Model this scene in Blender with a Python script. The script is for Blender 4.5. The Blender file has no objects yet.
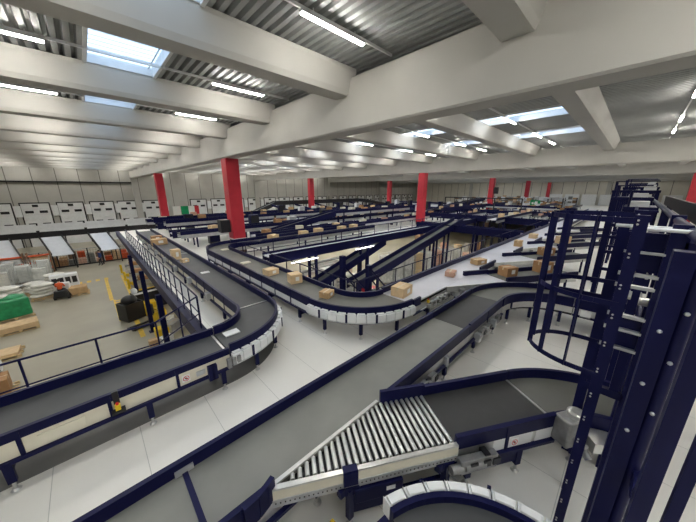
import bpy, math, random
from mathutils import Vector, Matrix
random.seed(7)
PI = math.pi
R = math.radians
SC = bpy.context.scene
COL = SC.collection
GZ = -4.3          # ground floor level; the mezzanine floor is z = 0

# ------------------------------------------------------------------ materials
def mat(name, col, rough=.5, metal=0., noise=0., nscale=8., bump=0., spec=.5, coat=0.):
    m = bpy.data.materials.new(name); m.use_nodes = True
    nt = m.node_tree; b = nt.nodes['Principled BSDF']
    b.inputs['Base Color'].default_value = (*col, 1)
    b.inputs['Roughness'].default_value = rough
    b.inputs['Metallic'].default_value = metal
    b.inputs['Specular IOR Level'].default_value = spec
    if coat: b.inputs['Coat Weight'].default_value = coat
    if noise or bump:
        tc = nt.nodes.new('ShaderNodeTexCoord'); n = nt.nodes.new('ShaderNodeTexNoise')
        n.inputs['Scale'].default_value = nscale; n.inputs['Detail'].default_value = 5
        nt.links.new(tc.outputs['Object'], n.inputs['Vector'])
        if noise:
            r = nt.nodes.new('ShaderNodeMapRange')
            r.inputs['From Min'].default_value = .3; r.inputs['From Max'].default_value = .7
            r.inputs['To Min'].default_value = 1 - noise; r.inputs['To Max'].default_value = 1 + noise
            mx = nt.nodes.new('ShaderNodeVectorMath'); mx.operation = 'SCALE'
            mx.inputs[0].default_value = col
            nt.links.new(n.outputs['Fac'], r.inputs['Value']); nt.links.new(r.outputs['Result'], mx.inputs['Scale'])
            nt.links.new(mx.outputs['Vector'], b.inputs['Base Color'])
        if bump:
            bp = nt.nodes.new('ShaderNodeBump'); bp.inputs['Strength'].default_value = bump; bp.inputs['Distance'].default_value = .01
            nt.links.new(n.outputs['Fac'], bp.inputs['Height']); nt.links.new(bp.outputs['Normal'], b.inputs['Normal'])
    return m

def emit(name, col, s):
    m = bpy.data.materials.new(name); m.use_nodes = True
    nt = m.node_tree; nt.nodes.clear()
    o = nt.nodes.new('ShaderNodeOutputMaterial'); e = nt.nodes.new('ShaderNodeEmission')
    e.inputs['Color'].default_value = (*col, 1); e.inputs['Strength'].default_value = s
    nt.links.new(e.outputs[0], o.inputs['Surface'])
    return m

def stripes(name, col, dark, axis, period, width, rough=.5, metal=0., noise=.06, axis2=None, period2=1):
    """base colour with thin joint lines every `period` along an object axis"""
    m = mat(name, col, rough, metal, noise, .8)
    nt = m.node_tree; b = nt.nodes['Principled BSDF']
    src = b.inputs['Base Color'].links[0].from_socket
    tc = nt.nodes.new('ShaderNodeTexCoord'); sp = nt.nodes.new('ShaderNodeSeparateXYZ')
    nt.links.new(tc.outputs['Object'], sp.inputs[0])
    def line(ax, per):
        md = nt.nodes.new('ShaderNodeMath'); md.operation = 'FLOORED_MODULO'; md.inputs[1].default_value = per
        lt = nt.nodes.new('ShaderNodeMath'); lt.operation = 'LESS_THAN'; lt.inputs[1].default_value = width
        nt.links.new(sp.outputs[ax], md.inputs[0]); nt.links.new(md.outputs[0], lt.inputs[0])
        return lt.outputs[0]
    f = line(axis, period)
    if axis2:
        g = line(axis2, period2)
        mxm = nt.nodes.new('ShaderNodeMath'); mxm.operation = 'MAXIMUM'
        nt.links.new(f, mxm.inputs[0]); nt.links.new(g, mxm.inputs[1]); f = mxm.outputs[0]
    mix = nt.nodes.new('ShaderNodeMix'); mix.data_type = 'RGBA'
    nt.links.new(f, mix.inputs['Factor']); nt.links.new(src, mix.inputs['A']); mix.inputs['B'].default_value = (*dark, 1)
    nt.links.new(mix.outputs['Result'], b.inputs['Base Color'])
    return m

M = dict(
    navy=mat('navy_powder_coat', (.005, .006, .044), .42, 0, .1, 3, 0, .16),
    black=mat('black_steel', (.012, .012, .015), .4),
    belt_dark=mat('dark_grey_belt', (.060, .062, .064), .62, 0, .14, 2.2, .05),
    belt_black=mat('black_belt', (.034, .034, .034), .6, 0, .15, 3, .05),
    belt_grey=mat('mid_grey_belt', (.19, .19, .172), .5, 0, .10, 1.6, .04),
    belt_olive=mat('olive_grey_belt', (.13, .13, .115), .55, 0, .10, 1.6, .04),
    belt_white=mat('pale_grey_belt', (.56, .56, .62), .45, 0, .05, 2),
    alu=mat('brushed_aluminium', (.62, .62, .60), .32, .75, .08, 6),
    steel=mat('galvanised_steel', (.52, .53, .54), .4, .6, .12, 5),
    white=mat('white_cover', (.74, .75, .75), .42, 0, .05, 4),
    cream=mat('cream_panel', (.72, .68, .55), .45, 0, .06, 3),
    rubber=mat('black_rubber', (.015, .015, .015), .8),
    red=mat('red_column_paint', (.50, .022, .040), .45, 0, .10, 1.5),
    card=mat('cardboard', (.52, .34, .17), .8, 0, .12, 5),
    card2=mat('brown_cardboard', (.40, .22, .10), .8, 0, .12, 5),
    card3=mat('pale_cardboard', (.66, .48, .28), .8, 0, .10, 5),
    tape=mat('packing_tape', (.60, .48, .30), .35),
    label=mat('paper_label', (.85, .84, .80), .7),
    wood=mat('pallet_wood', (.62, .46, .25), .8, 0, .2, 6),
    yellow=mat('yellow_paint', (.80, .55, .02), .45, 0, .1, 3),
    ymark=mat('worn_yellow_floor_paint', (.72, .48, .06), .6, 0, .18, 4),
    green=mat('green_wrap', (.02, .26, .10), .35, 0, .25, 5, .3),
    sack=mat('white_sack', (.70, .69, .64), .8, 0, .12, 4, .4),
    wire=mat('cage_wire', (.6, .62, .61), .4, .5),
    concrete_w=mat('white_painted_concrete', (.45, .44, .41), .6, 0, .045, .7),
    conc=mat('worn_concrete_floor', (.31, .285, .215), .42, 0, .12, .35),
    strip=mat('painted_floor_shade', (.13, .13, .125), .45, 0, .12, 1.5),  # dark grey standing in for the shade under the left conveyor
    deck=mat('galvanised_roof_deck', (.34, .35, .345), .55, .1, .06, 1.2),
    chute=mat('white_chute', (.66, .69, .74), .25, 0, .05, 3),
    skin=mat('skin', (.55, .33, .23), .6),
    hair=mat('dark_hair', (.03, .02, .015), .7),
    orange=mat('orange_vest', (.62, .09, .02), .7, 0, .15, 8),
    bluecloth=mat('blue_workwear', (.03, .06, .20), .8, 0, .15, 8),
    pants=mat('dark_trousers', (.03, .03, .04), .85),
    shoe=mat('black_shoes', (.02, .02, .02), .6),
    flagg=mat('green_cloth', (.0, .25, .09), .8), flagw=mat('white_cloth', (.78, .77, .74), .8), flagr=mat('red_cloth', (.55, .03, .04), .8),
    sign_red=mat('sign_red', (.65, .02, .03), .5), sign_green=mat('sign_green', (.01, .32, .10), .5), white_paint=mat('white_sign', (.85, .85, .84), .5),
    brown=mat('brown_board', (.20, .12, .065), .7, 0, .15, 4),
    tank=mat('cast_aluminium', (.30, .30, .30), .4, .55, .15, 9),
    blue_part=mat('light_blue_plastic', (.05, .30, .55), .4),
    pink=mat('pinkish_cardboard', (.60, .36, .26), .8, 0, .1, 4),
    wrap=mat('clear_stretch_film', (.70, .71, .68), .25, 0, .2, 4, .3),
)
M['floor'] = stripes('white_floor_panels', (.85, .83, .775), (.55, .54, .5), 'X', 1.09, .010, .42, 0, .03, 'Y', 7.8)
M['wall'] = stripes('grey_wall_panels', (.46, .45, .415), (.16, .155, .14), 'X', 2.5, .10, .55, 0, .05)
M['endwall'] = stripes('pale_wall_panels', (.64, .61, .53), (.2, .19, .17), 'Y', 2.5, .12, .55, 0, .05)
M['lamp'] = emit('lit_lamp_diffuser', (1, .965, .89), 78)
M['lamp2'] = emit('lit_small_lamp', (1, .98, .95), 5)
# skylight pane: clear ribbed plastic
_p = bpy.data.materials.new('skylight_plastic'); _p.use_nodes = True
_nt = _p.node_tree; _nt.nodes.clear()
_o = _nt.nodes.new('ShaderNodeOutputMaterial'); _t = _nt.nodes.new('ShaderNodeBsdfTransparent'); _d = _nt.nodes.new('ShaderNodeBsdfTranslucent'); _m = _nt.nodes.new('ShaderNodeMixShader')
_t.inputs[0].default_value = (.93, .96, 1, 1); _d.inputs[0].default_value = (.9, .94, 1, 1); _m.inputs[0].default_value = .25
_nt.links.new(_t.outputs[0], _m.inputs[1]); _nt.links.new(_d.outputs[0], _m.inputs[2]); _nt.links.new(_m.outputs[0], _o.inputs['Surface'])
M['pane'] = _p

# ------------------------------------------------------------------ mesh builder
class MB:
    def __init__(s): s.v = []; s.f = []; s.sm = []; s.mi = []
    def add(s, vs, fs, smooth=False, mi=0):
        n = len(s.v); s.v += [tuple(v) for v in vs]
        for f in fs: s.f.append([n + i for i in f]); s.sm.append(smooth); s.mi.append(mi)
        return s
    def box(s, x0, x1, y0, y1, z0, z1, mi=0):
        return s.add([(x0, y0, z0), (x1, y0, z0), (x1, y1, z0), (x0, y1, z0), (x0, y0, z1), (x1, y0, z1), (x1, y1, z1), (x0, y1, z1)],
                     [(0, 3, 2, 1), (4, 5, 6, 7), (0, 1, 5, 4), (1, 2, 6, 5), (2, 3, 7, 6), (3, 0, 4, 7)], False, mi)
    def bar(s, p, q, w, h, up=(0, 0, 1), mi=0):
        p = Vector(p); q = Vector(q); d = (q - p).normalized(); u = Vector(up)
        if abs(d.dot(u)) > .99: u = Vector((1, 0, 0))
        a = d.cross(u).normalized(); b = a.cross(d)
        vs = []
        for c in (p, q):
            for i, j in ((-1, -1), (1, -1), (1, 1), (-1, 1)): vs.append(c + a * (w / 2 * i) + b * (h / 2 * j))
        return s.add(vs, [(0, 1, 2, 3), (7, 6, 5, 4), (0, 4, 5, 1), (1, 5, 6, 2), (2, 6, 7, 3), (3, 7, 4, 0)], False, mi)
    def tube(s, p, q, r, n=8, r2=None, mi=0):
        p = Vector(p); q = Vector(q); d = (q - p).normalized()
        u = Vector((0, 0, 1)) if abs(d.z) < .9 else Vector((1, 0, 0))
        a = d.cross(u).normalized(); b = a.cross(d); r2 = r if r2 is None else r2
        vs = [p + a * (r * math.cos(2 * PI * i / n)) + b * (r * math.sin(2 * PI * i / n)) for i in range(n)]
        vs += [q + a * (r2 * math.cos(2 * PI * i / n)) + b * (r2 * math.sin(2 * PI * i / n)) for i in range(n)]
        s.add(vs, [(i, i + n, (i + 1) % n + n, (i + 1) % n) for i in range(n)], True, mi)
        s.add(vs[:n], [tuple(range(n))]); s.add(vs[n:], [tuple(reversed(range(n)))])
        return s
    def path(s, pts, r, n=8):
        for a, b in zip(pts, pts[1:]): s.tube(a, b, r, n)
        return s
    def prism(s, poly, z0, z1, mi=0):
        n = len(poly)
        if sum(poly[i][0] * poly[(i + 1) % n][1] - poly[(i + 1) % n][0] * poly[i][1] for i in range(n)) < 0: poly = poly[::-1]
        vs = [(x, y, z0) for x, y in poly] + [(x, y, z1) for x, y in poly]
        return s.add(vs, [tuple(reversed(range(n))), tuple(range(n, 2 * n))] + [(i, (i + 1) % n, (i + 1) % n + n, i + n) for i in range(n)], False, mi)
    def side(s, poly, y0, y1, mi=0):          # polygon in x-z swept along y
        n = len(poly)
        if sum(poly[i][0] * poly[(i + 1) % n][1] - poly[(i + 1) % n][0] * poly[i][1] for i in range(n)) > 0: poly = poly[::-1]
        vs = [(x, y0, z) for x, z in poly] + [(x, y1, z) for x, z in poly]
        return s.add(vs, [tuple(reversed(range(n))), tuple(range(n, 2 * n))] + [(i, (i + 1) % n, (i + 1) % n + n, i + n) for i in range(n)], False, mi)
    def front(s, poly, x0, x1, mi=0):         # polygon in y-z swept along x
        n = len(poly)
        if sum(poly[i][0] * poly[(i + 1) % n][1] - poly[(i + 1) % n][0] * poly[i][1] for i in range(n)) < 0: poly = poly[::-1]
        vs = [(x0, y, z) for y, z in poly] + [(x1, y, z) for y, z in poly]
        return s.add(vs, [tuple(reversed(range(n))), tuple(range(n, 2 * n))] + [(i, (i + 1) % n, (i + 1) % n + n, i + n) for i in range(n)], False, mi)
    def arc(s, r0, r1, z0, z1, a0, a1, n=16, mi=0):
        vs = []
        for i in range(n + 1):
            t = a0 + (a1 - a0) * i / n; c, q = math.cos(t), math.sin(t)
            vs += [(r0 * c, r0 * q, z0), (r1 * c, r1 * q, z0), (r1 * c, r1 * q, z1), (r0 * c, r0 * q, z1)]
        fs = [(3, 2, 1, 0)] if a1 > a0 else [(0, 1, 2, 3)]
        for i in range(n):
            k = 4 * i
            for j in range(4):
                a, b = k + j, k + (j + 1) % 4
                fs.append((a, b, b + 4, a + 4))
        fs.append(tuple(4 * n + j for j in range(4)))
        return s.add(vs, fs, False, mi)
    def ball(s, c, rx, ry=None, rz=None, nu=10, nv=6, mi=0):
        ry = ry or rx; rz = rz or rx; vs = [(c[0], c[1], c[2] - rz)]
        for j in range(1, nv):
            t = -PI / 2 + PI * j / nv
            for i in range(nu):
                p = 2 * PI * i / nu; vs.append((c[0] + rx * math.cos(t) * math.cos(p), c[1] + ry * math.cos(t) * math.sin(p), c[2] + rz * math.sin(t)))
        vs.append((c[0], c[1], c[2] + rz)); L = len(vs) - 1
        fs = [(0, 1 + (i + 1) % nu, 1 + i) for i in range(nu)]
        for j in range(nv - 2):
            for i in range(nu):
                a = 1 + j * nu + i; b = 1 + j * nu + (i + 1) % nu; fs.append((a, b, b + nu, a + nu))
        o = 1 + (nv - 2) * nu
        fs += [(o + i, o + (i + 1) % nu, L) for i in range(nu)]
        return s.add(vs, fs, True, mi)
    def build(s, name, m, parent=None, loc=None, bevel=0):
        me = bpy.data.meshes.new(name); me.from_pydata(s.v, [], s.f); me.update()
        me.polygons.foreach_set('use_smooth', s.sm)
        ms = m if isinstance(m, (list, tuple)) else [m]
        for q in ms: me.materials.append(M[q] if isinstance(q, str) else q)
        me.polygons.foreach_set('material_index', s.mi)
        o = bpy.data.objects.new(name, me); COL.objects.link(o)
        if parent: o.parent = parent
        if loc: o.location = loc
        if bevel:
            b = o.modifiers.new('bevel', 'BEVEL'); b.width = bevel; b.segments = 2
        return o

def tag(o, label=None, cat=None, group=None, kind=None):
    if label: o['label'] = label
    if cat: o['category'] = cat
    if group: o['group'] = group
    if kind: o['kind'] = kind
    return o
def thing(name, label, cat, loc=(0, 0, 0), rz=0., group=None, kind=None):
    o = bpy.data.objects.new(name, None); o.empty_display_size = .1; COL.objects.link(o)
    o.location = loc; o.rotation_euler = (0, 0, rz)
    return tag(o, label, cat, group, kind)
def kids(o): return [c for c in COL.objects if c.parent == o]
def dup(o, loc=None, rz=None, label=None, parent=None):
    def rec(a, p):
        c = a.copy(); COL.objects.link(c)
        if p: c.parent = p
        for k in list(a.children): rec(k, c)
        return c
    r = rec(o, parent)
    if loc is not None: r.location = loc
    if rz is not None: r.rotation_euler = (0, 0, rz)
    if label: r['label'] = label
    return r
def struct(o, label=None, cat=None): return tag(o, label, cat, None, 'structure')

# ------------------------------------------------------------------ camera
cam = bpy.data.cameras.new('camera'); cam.sensor_width = 36; cam.lens = 36 * 270 / 696; cam.clip_start = .05; cam.clip_end = 400
co = bpy.data.objects.new('camera', cam); COL.objects.link(co)
co.location = (0, 0, 4.2); co.rotation_euler = (R(90) - math.atan2(72, 270), 0, R(46.3 - 90))
SC.camera = co

# ------------------------------------------------------------------ setting: floors, walls
X0, X1, Y0, Y1 = -16.5, 97.5, -30., 62.
struct(MB().box(X0, X1, Y0, Y1, GZ - .3, GZ).build('floor', 'conc'), 'worn beige concrete ground floor of the hall', 'floor')
fl = MB()
fl.box(X0, 97.4, Y0 + .1, 6.1, -.3, 0); fl.box(X0, 6.1, 6.1, 7.4, -.3, 0); fl.box(1.9, 6.1, 7.4, 36, -.3, 0)
fl.box(6.1, 97.4, 15.2, 40, -.3, 0); fl.box(42, 97.4, 6.1, 15.2, -.3, 0)
struct(fl.build('floor', 'floor'), 'white panelled mezzanine floor carrying the conveyors', 'floor')
struct(MB().box(X0 + .2, 1.69, 5.53, 6.5, 0, .006).build('trim_1', 'strip'), 'dark grey painted shade on the floor beneath the left conveyor', 'painted shade')  # conveyor's shadow put on the floor as a thin dark slab
struct(MB().arc(.81, 1.78, 0, .006, R(-90), R(0), 24).build('trim_0', 'strip', None, (1.69, 7.31, 0)), 'dark grey painted shade on the floor, bending beneath the left curve', 'painted shade')  # shadow of the curve, laid on the floor as a dark arc
struct(MB().box(X0, .62, 7.4, 7.52, -.42, .05).bar((.55, 7.44, -.18), (1.9, 8.5, -.18), .16, .46).build('trim_2', 'navy'), 'navy edge beam of the mezzanine along the left conveyor', 'edge beam')
struct(MB().box(1.76, 2.03, 8.35, 36, -.42, .05).build('trim_3', 'navy'), 'navy edge beam of the mezzanine beside the picket railing', 'edge beam')
hb = MB(); hb.box(6.1, 42, 6.0, 6.1, -.42, .06); hb.box(6.1, 42, 15.2, 15.3, -.42, .06); hb.box(6.0, 6.1, 6.0, 15.3, -.42, .06)
struct(hb.build('trim_4', 'navy'), 'navy edge beam around the floor opening behind the curved conveyor', 'edge beam')
struct(MB().box(X0, X1, Y1, Y1 + .3, GZ, 9.5).build('wall_left', 'wall'), 'grey panelled wall with the dock doors', 'wall')
struct(MB().box(X1, X1 + .3, Y0, Y1, GZ, 9.5).build('wall_right', 'endwall'), 'pale panelled end wall far to the right', 'wall')
struct(MB().box(X0 - .3, X0, Y0, Y1, GZ, 9.5).build('wall_back', 'wall'))
struct(MB().box(X0, X1, Y0 - .3, Y0, GZ, 9.5).build('wall_near', 'wall'))
struct(MB().box(X0, 7, Y1 - .25, Y1, 5.15, 5.35).build('trim_5', 'black'), 'dark rail along the top of the dock wall', 'rail')
n = 5
for x in (7, 29.5, 52, 74.5):
    n += 1; struct(MB().box(x - .45, x + .45, Y1 - .6, Y1, GZ, 7.4).build('trim_%d' % n, 'concrete_w'), None, None)
for y in (-17, 5.6, 40.4):
    n += 1; struct(MB().box(X1 - .5, X1, y - .4, y + .4, GZ, 7.4).build('trim_%d' % n, 'concrete_w'))

# ------------------------------------------------------------------ ceiling: girders, beams, deck, skylights, lamps
GX = [-15.5, 7, 29.5, 52, 74.5, 96.6]
for i, x in enumerate(GX):
    g = MB().side([(x - .5, 7.45), (x + .2, 7.45), (x + .2, 6.10), (x + .16, 6.01), (x - .46, 6.01), (x - .5, 6.06)], Y0, Y1)
    struct(g.build('ceiling_girder', 'concrete_w'), ['', 'large white concrete girder crossing the picture above the nearest red column', 'second white girder, behind the large one', 'third white girder from the camera', 'fourth white girder from the camera', ''][i] or None, 'girder')
BY = [2.15 + 4.95 * k for k in range(-6, 12)]
ordn = ['first', 'second', 'third', 'fourth', 'fifth', 'sixth', 'seventh', 'eighth', 'ninth', 'tenth', 'eleventh', 'twelfth', 'thirteenth', 'fourteenth', 'fifteenth', 'sixteenth', 'seventeenth', 'eighteenth', 'nineteenth', 'twentieth']
ordn += ['twenty-' + q for q in ordn[:9]] + ['thirtieth'] + ['thirty-' + q for q in ordn[:9]]
BAYN = ['leftmost', 'second', 'third', 'fourth', 'farthest']
for bi, (xa, xb) in enumerate(((-15.5, 7), (7, 29.5), (29.5, 52), (52, 74.5), (74.5, 96.6))):
    for k, y in enumerate(BY):
        if y < -10 and bi > 2: continue
        poly = [(y - .46, 7.72), (y + .46, 7.72), (y + .46, 7.62), (y + .34, 7.12), (y + .28, 6.99), (y - .28, 6.99), (y - .34, 7.12), (y - .46, 7.62)]
        o = MB().front(poly, xa + .3, xb - .3).build('ceiling_beam', 'concrete_w')
        struct(o, None, 'ceiling beam')
SKY = {0: [(.72, 2.35)], 1: [(15.7, 17.4), (21.4, 23.2)], 2: [(38, 39.8), (44, 45.8)], 3: [(60, 62), (67, 69)], 4: [(84, 86)]}
xs = sorted(x for v in SKY.values() for x in v)
dk = MB()
def deck(x0, x1, Y0=Y0, Y1=Y1):
    n = max(1, round((x1 - x0) / .235)); p = (x1 - x0) / n; pts = []
    for i in range(n):
        x = x0 + i * p
        pts += [(x, 7.86), (x + .28 * p, 7.86), (x + .40 * p, 7.74), (x + .88 * p, 7.74)]
    pts.append((x1, 7.86))
    vs = [(x, Y0, z) for x, z in pts] + [(x, Y1, z) for x, z in pts]; m = len(pts)
    dk.add(vs, [(i, i + 1, i + 1 + m, i + m) for i in range(m - 1)])
def skip(a, y0, y1): return y1 < (-9 if a < 5 else 3) or (a > 40 and (y0 > 40 or y1 < 0))
c = X0
for a, b in xs: deck(c, a); c = b
deck(c, X1)
for a, b in xs:
    for y in BY: dk.box(a, b, y - .48, y + .48, 7.73, 7.8)
    for y0, y1 in zip(BY, BY[1:]):
        if skip(a, y0, y1): deck(a, b, y0 + .47, y1 - .47)
    dk.box(a, b, Y0, BY[0], 7.74, 7.8); dk.box(a, b, BY[-1], Y1, 7.74, 7.8)
struct(dk.build('ceiling', 'deck'), 'corrugated metal roof deck above the beams', 'ceiling')
wn = 0
for a, b in xs:
    for y0, y1 in zip(BY, BY[1:]):
        if skip(a, y0, y1): continue
        wn += 1
        fr = MB(); y0 += .48; y1 -= .48
        fr.box(a - .05, a + .03, y0, y1, 7.66, 7.95); fr.box(b - .03, b + .05, y0, y1, 7.66, 7.95)
        fr.box(a, b, y0, y0 + .03, 7.7, 7.95); fr.box(a, b, y1 - .03, y1, 7.7, 7.95)
        w = struct(fr.build('window_%d' % wn, 'white'), None, 'skylight')
        pn = MB().box(a, b, y0, y1, 7.92, 7.935).build('pane', 'pane', w)
        gl = MB()
        gl.box(a + .93 * (b - a) - .015, a + .93 * (b - a) + .015, y0, y1, 7.90, 7.92)
        for i in range(1, 14): gl.box(a, b, y0 + (y1 - y0) * i / 14 - .004, y0 + (y1 - y0) * i / 14 + .004, 7.905, 7.92)
        gl.build('glazing_bar', 'steel', w)

LZ = 7.53
hm = MB().box(0, 1.8, -.05, .05, LZ + .045, LZ + .10)
dm = MB().front([(-.038, LZ + .045), (.038, LZ + .045), (.030, LZ + .01), (-.030, LZ + .01)], .02, 1.78)
lamp0 = None
ROW = [-16, -10.5, -5.8, -.75, 5.27, 10.4, 15.4] + [5.5 + 4.95 * k for k in range(3, 12)]
LXS = [(0, (-12, -6.9, -1.8, 3.75)), (1, (9.8, 15.6, 21.2, 25.5)), (2, (31, 36, 41, 46)), (3, (54, 60, 66)), (4, (77, 83, 89))]
for k, y in enumerate(ROW):
    for bi, lx in LXS:
        if bi > 1 and (k < 2 and k % 2 == 0): continue
        if bi > 2 and k % 2: continue
        rl = MB().box(lx[0] - 1.5, lx[-1] + 2.9 if bi != 1 else lx[-1] + 2.2, -.022, .022, LZ + .10, LZ + .16)
        for x in lx:
            rl.box(x + .3, x + .32, -.01, .01, LZ + .16, 7.75); rl.box(x + 1.5, x + 1.52, -.01, .01, LZ + .16, 7.75)
        o = rl.build('lighting_rail', 'white'); o.location = (0, y, 0)
        tag(o, 'thin white lighting rail carrying the %s lamp row in the %s roof bay' % (ordn[k], BAYN[bi]), 'lighting rail', 'lighting rails')
        for i, x in enumerate(lx):
            if lamp0 is None:
                lamp0 = thing('strip_lamp', '', 'lamp', (x, y, 0), 0, 'strip lamps under the roof')
                hm.build('lamp_housing', 'white', lamp0); dm.build('diffuser', 'lamp', lamp0); o2 = lamp0
            else: o2 = dup(lamp0, (x, y, 0))
            o2['label'] = 'lit strip lamp, %s lamp row from the camera, %s lamp of the %s roof bay' % (ordn[k], ordn[i], BAYN[bi])

# columns
CN = {(7, 18): 'nearest red column, standing behind the corner of the brown parcel conveyor', (7, 40.4): 'red column at the left, in front of the flag on the dock wall',
      (29.5, 40.4): 'narrow red column in the middle distance, beside the raised black sorter', (52, 40.4): 'thin red column left of the wide middle-right column',
      (29.5, 18): 'wide red column at the middle right of the hall', (52, 18): 'red column right of the wide one, with a black box on it', (74.5, 18): 'dark red column near the green exit sign',
      (97 - .8, 18): 'most distant thin red column, right of the green sign', (52, -4.4): 'red column at the far right edge'}
for (x, y), lb in CN.items():
    t = thing('red_column', lb, 'column', (x, y, GZ), 0, 'red columns', 'structure')
    zb = {(7, 18): 5.35, (7, 40.4): 3.3, (29.5, 40.4): 4.6}.get((x, y), 4.5)
    MB().box(-.40, .40, -.40, .40, zb, 10.31).build('column_cladding', 'red', t, None, .03)
    MB().box(-.38, .38, -.38, .38, 0, zb).build('column_base', 'brown', t)
    if (x, y) == (7, 18):
        MB().box(-.43, .43, -.43, .43, 5.3, 5.37).build('collar', 'white', t)
for (x, y) in ((7, -4.4), (29.5, -4.4)): pass
# boxes on columns
MB().box(-.5, .1, -.45, .15, 0, .8).build('junction_box', 'black', None, (6.45, 18.25, 1.5), .02)
tag(COL.objects[-1], 'black box hung on the left side of the nearest red column', 'box')
o = MB().box(-.3, .3, -.3, .3, 0, 1.1).build('junction_box', 'black', None, (51.9, 17.2, 3.4), .03); tag(o, 'black box mounted on the red column right of the wide one', 'box')

# ------------------------------------------------------------------ dock wall
for i, x in enumerate([-12.9, -9.15, -5.4, -1.65, 2.1, 5.6, 9.2, 12.9, 16.9, 20.8, 24.8, 28.8, 32.8, 36.8, 41, 45, 49, 53, 57, 61, 65, 69, 73, 77, 81, 85, 89, 93]):
    if x == 12.9: continue
    f = MB(); f.box(-1.55, -1.42, -.16, 0, 0, 6.5); f.box(1.42, 1.55, -.16, 0, 0, 6.5); f.box(-1.55, 1.55, -.16, 0, 6.4, 6.55)
    d = struct(f.build('door_%d' % (i + 1), 'black', None, (x, Y1, GZ)), 'pale sectional dock door, %s from the left on the far wall' % ordn[i], 'door')
    p = MB()
    for k in range(8): p.box(-1.42, 1.42, -.12, -.05, k * .8, k * .8 + .785)
    p.build('door_panel', 'white', d)
    w = MB()
    for zz in (3.15, 5.0):
        for sx in (-.72, .72): w.box(sx - .42, sx + .42, -.135, -.12, zz, zz + .36)
    w.box(-.3, .3, -.2, -.12, 5.9, 6.25)
    w.build('door_window', 'black', d)
    if x < 40:
        o = MB().box(-.35, .35, -.3, 0, 0, 1.6).build('dock_panel', 'white', None, (x + 1.95, Y1 - .01, 0.2), .02)
        tag(o, 'white panel on the dock wall right of the %s dock door' % ordn[i], 'panel', 'white panels between the dock doors')
fg = thing('flag', 'green, white and red tricolour flag hung on the dock wall beside the left red column', 'flag', (12.5, Y1 - .45, -.7), 0)
MB().box(1.0, 2.3, -.02, .02, 0, 1.65).build('green_stripe', 'flagg', fg)
MB().box(2.3, 3.4, -.02, .02, 0, 1.65).build('white_stripe', 'flagw', fg)
MB().box(3.4, 4.2, -.02, .02, 0, 1.65).build('red_stripe', 'flagr', fg)
o = MB().box(0, 1.3, -.02, .02, 0, 1.65).build('banner', 'flagw', None, (12.1, Y1 - .45, -.7)); tag(o, 'blank white banner hung left of the tricolour flag', 'banner')
# end wall furniture
for i in range(9):
    y = 16.2 - 3.6 * i
    o = MB().box(-.3, 0, -1.5, 1.5, 0, 2.8).build('dock_panel', 'white', None, (X1 - .55, y, .002), .03)
    tag(o, 'pale panel low on the far end wall, %s from the left' % ordn[i], 'panel', 'pale panels on the end wall')
ex = thing('exit_sign', 'green exit sign hanging in front of the far end wall', 'sign', (60, 12.92, 1.12), R(-25)); ex.scale = (.55, .55, .55)
MB().box(-.06, .06, -1.7, 1.7, 0, 2.0).build('sign_panel', 'sign_green', ex)
pg = MB(); pg.box(-.075, -.06, -.9, .1, .35, 1.6); pg.add([(-.08, 1.4, 1.0), (-.08, .6, .55), (-.08, .6, 1.45)], [(0, 1, 2)]); pg.box(-.075, -.06, .1, .6, .88, 1.12)
pg.build('pictogram', 'white_paint', ex)
MB().tube((0, -1, 2), (0, -1, 5), .03, 5).tube((0, 1, 2), (0, 1, 5), .03, 5).build('hanger', 'steel', ex)

# ------------------------------------------------------------------ conveyors
def foot(leg, x, y, z0): 
    MB().tube((x, y, z0 + .02), (x, y, z0 + .16), .022, 6).tube((x, y, z0), (x, y, z0 + .03), .06, 10, .035).build('foot', 'alu', leg)

def legs(t, x, w, zt, z0=0., brace=True, det=True, lz=None):
    """pair of tapered legs at x, local coordinates; w = outer width"""
    lz = z0 if lz is None else lz
    for s in (-1, 1):
        y = s * (w / 2 - .05)
        m = MB()
        if zt - lz > 1.4: m.box(x - .07, x + .07, y - .07, y + .07, lz, zt)
        else: m.side([(x - .045, lz + .14), (x + .045, lz + .14), (x + .05, zt - .25), (x + .14, zt), (x - .14, zt), (x - .05, zt - .25)], y - .035, y + .035)
        l = m.build('leg', 'navy', t)
        if det and zt - lz < 1.4: foot(l, x, y, lz)
    if brace:
        zb = lz + (zt - lz) * .45
        MB().box(x - .03, x + .03, -w / 2 + .08, w / 2 - .08, zb - .09, zb + .09).build('cross_brace', 'navy', t)

def nosign(t, x, y, z, s, tilt=0, size=.075):
    """round red prohibition sign on a white plate facing +-y (s)"""
    o = MB().box(x - size * 1.25, x + size * 1.25, min(y, y + s * .006), max(y, y + s * .006), z - size * 1.3, z + size * 1.3).build('warning_plate', 'white_paint', t)
    m = MB(); vs = []; n = 20; yy = y + s * .009
    for i in range(n):
        a = 2 * PI * i / n; vs += [(x + size * math.cos(a), yy, z + size * math.sin(a)), (x + size * .78 * math.cos(a), yy, z + size * .78 * math.sin(a))]
    m.add(vs, [(2 * i, 2 * i + 1, (2 * i + 3) % (2 * n), (2 * i + 2) % (2 * n)) for i in range(n)])
    m.bar((x - size * .6, yy, z + size * .6), (x + size * .6, yy, z - size * .6), size * .2, .003, (0, 1, 0))
    m.build('prohibition_sign', 'sign_red', o)
    MB().box(x - size * .12, x + size * .12, min(y + s * .006, y + s * .008), max(y + s * .006, y + s * .008), z - size * .5, z + size * .45).box(x - size * .45, x + size * .45, min(y + s * .006, y + s * .008), max(y + s * .006, y + s * .008), z - size * .15, z + size * .1).build('hand_symbol', 'black', o)

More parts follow.
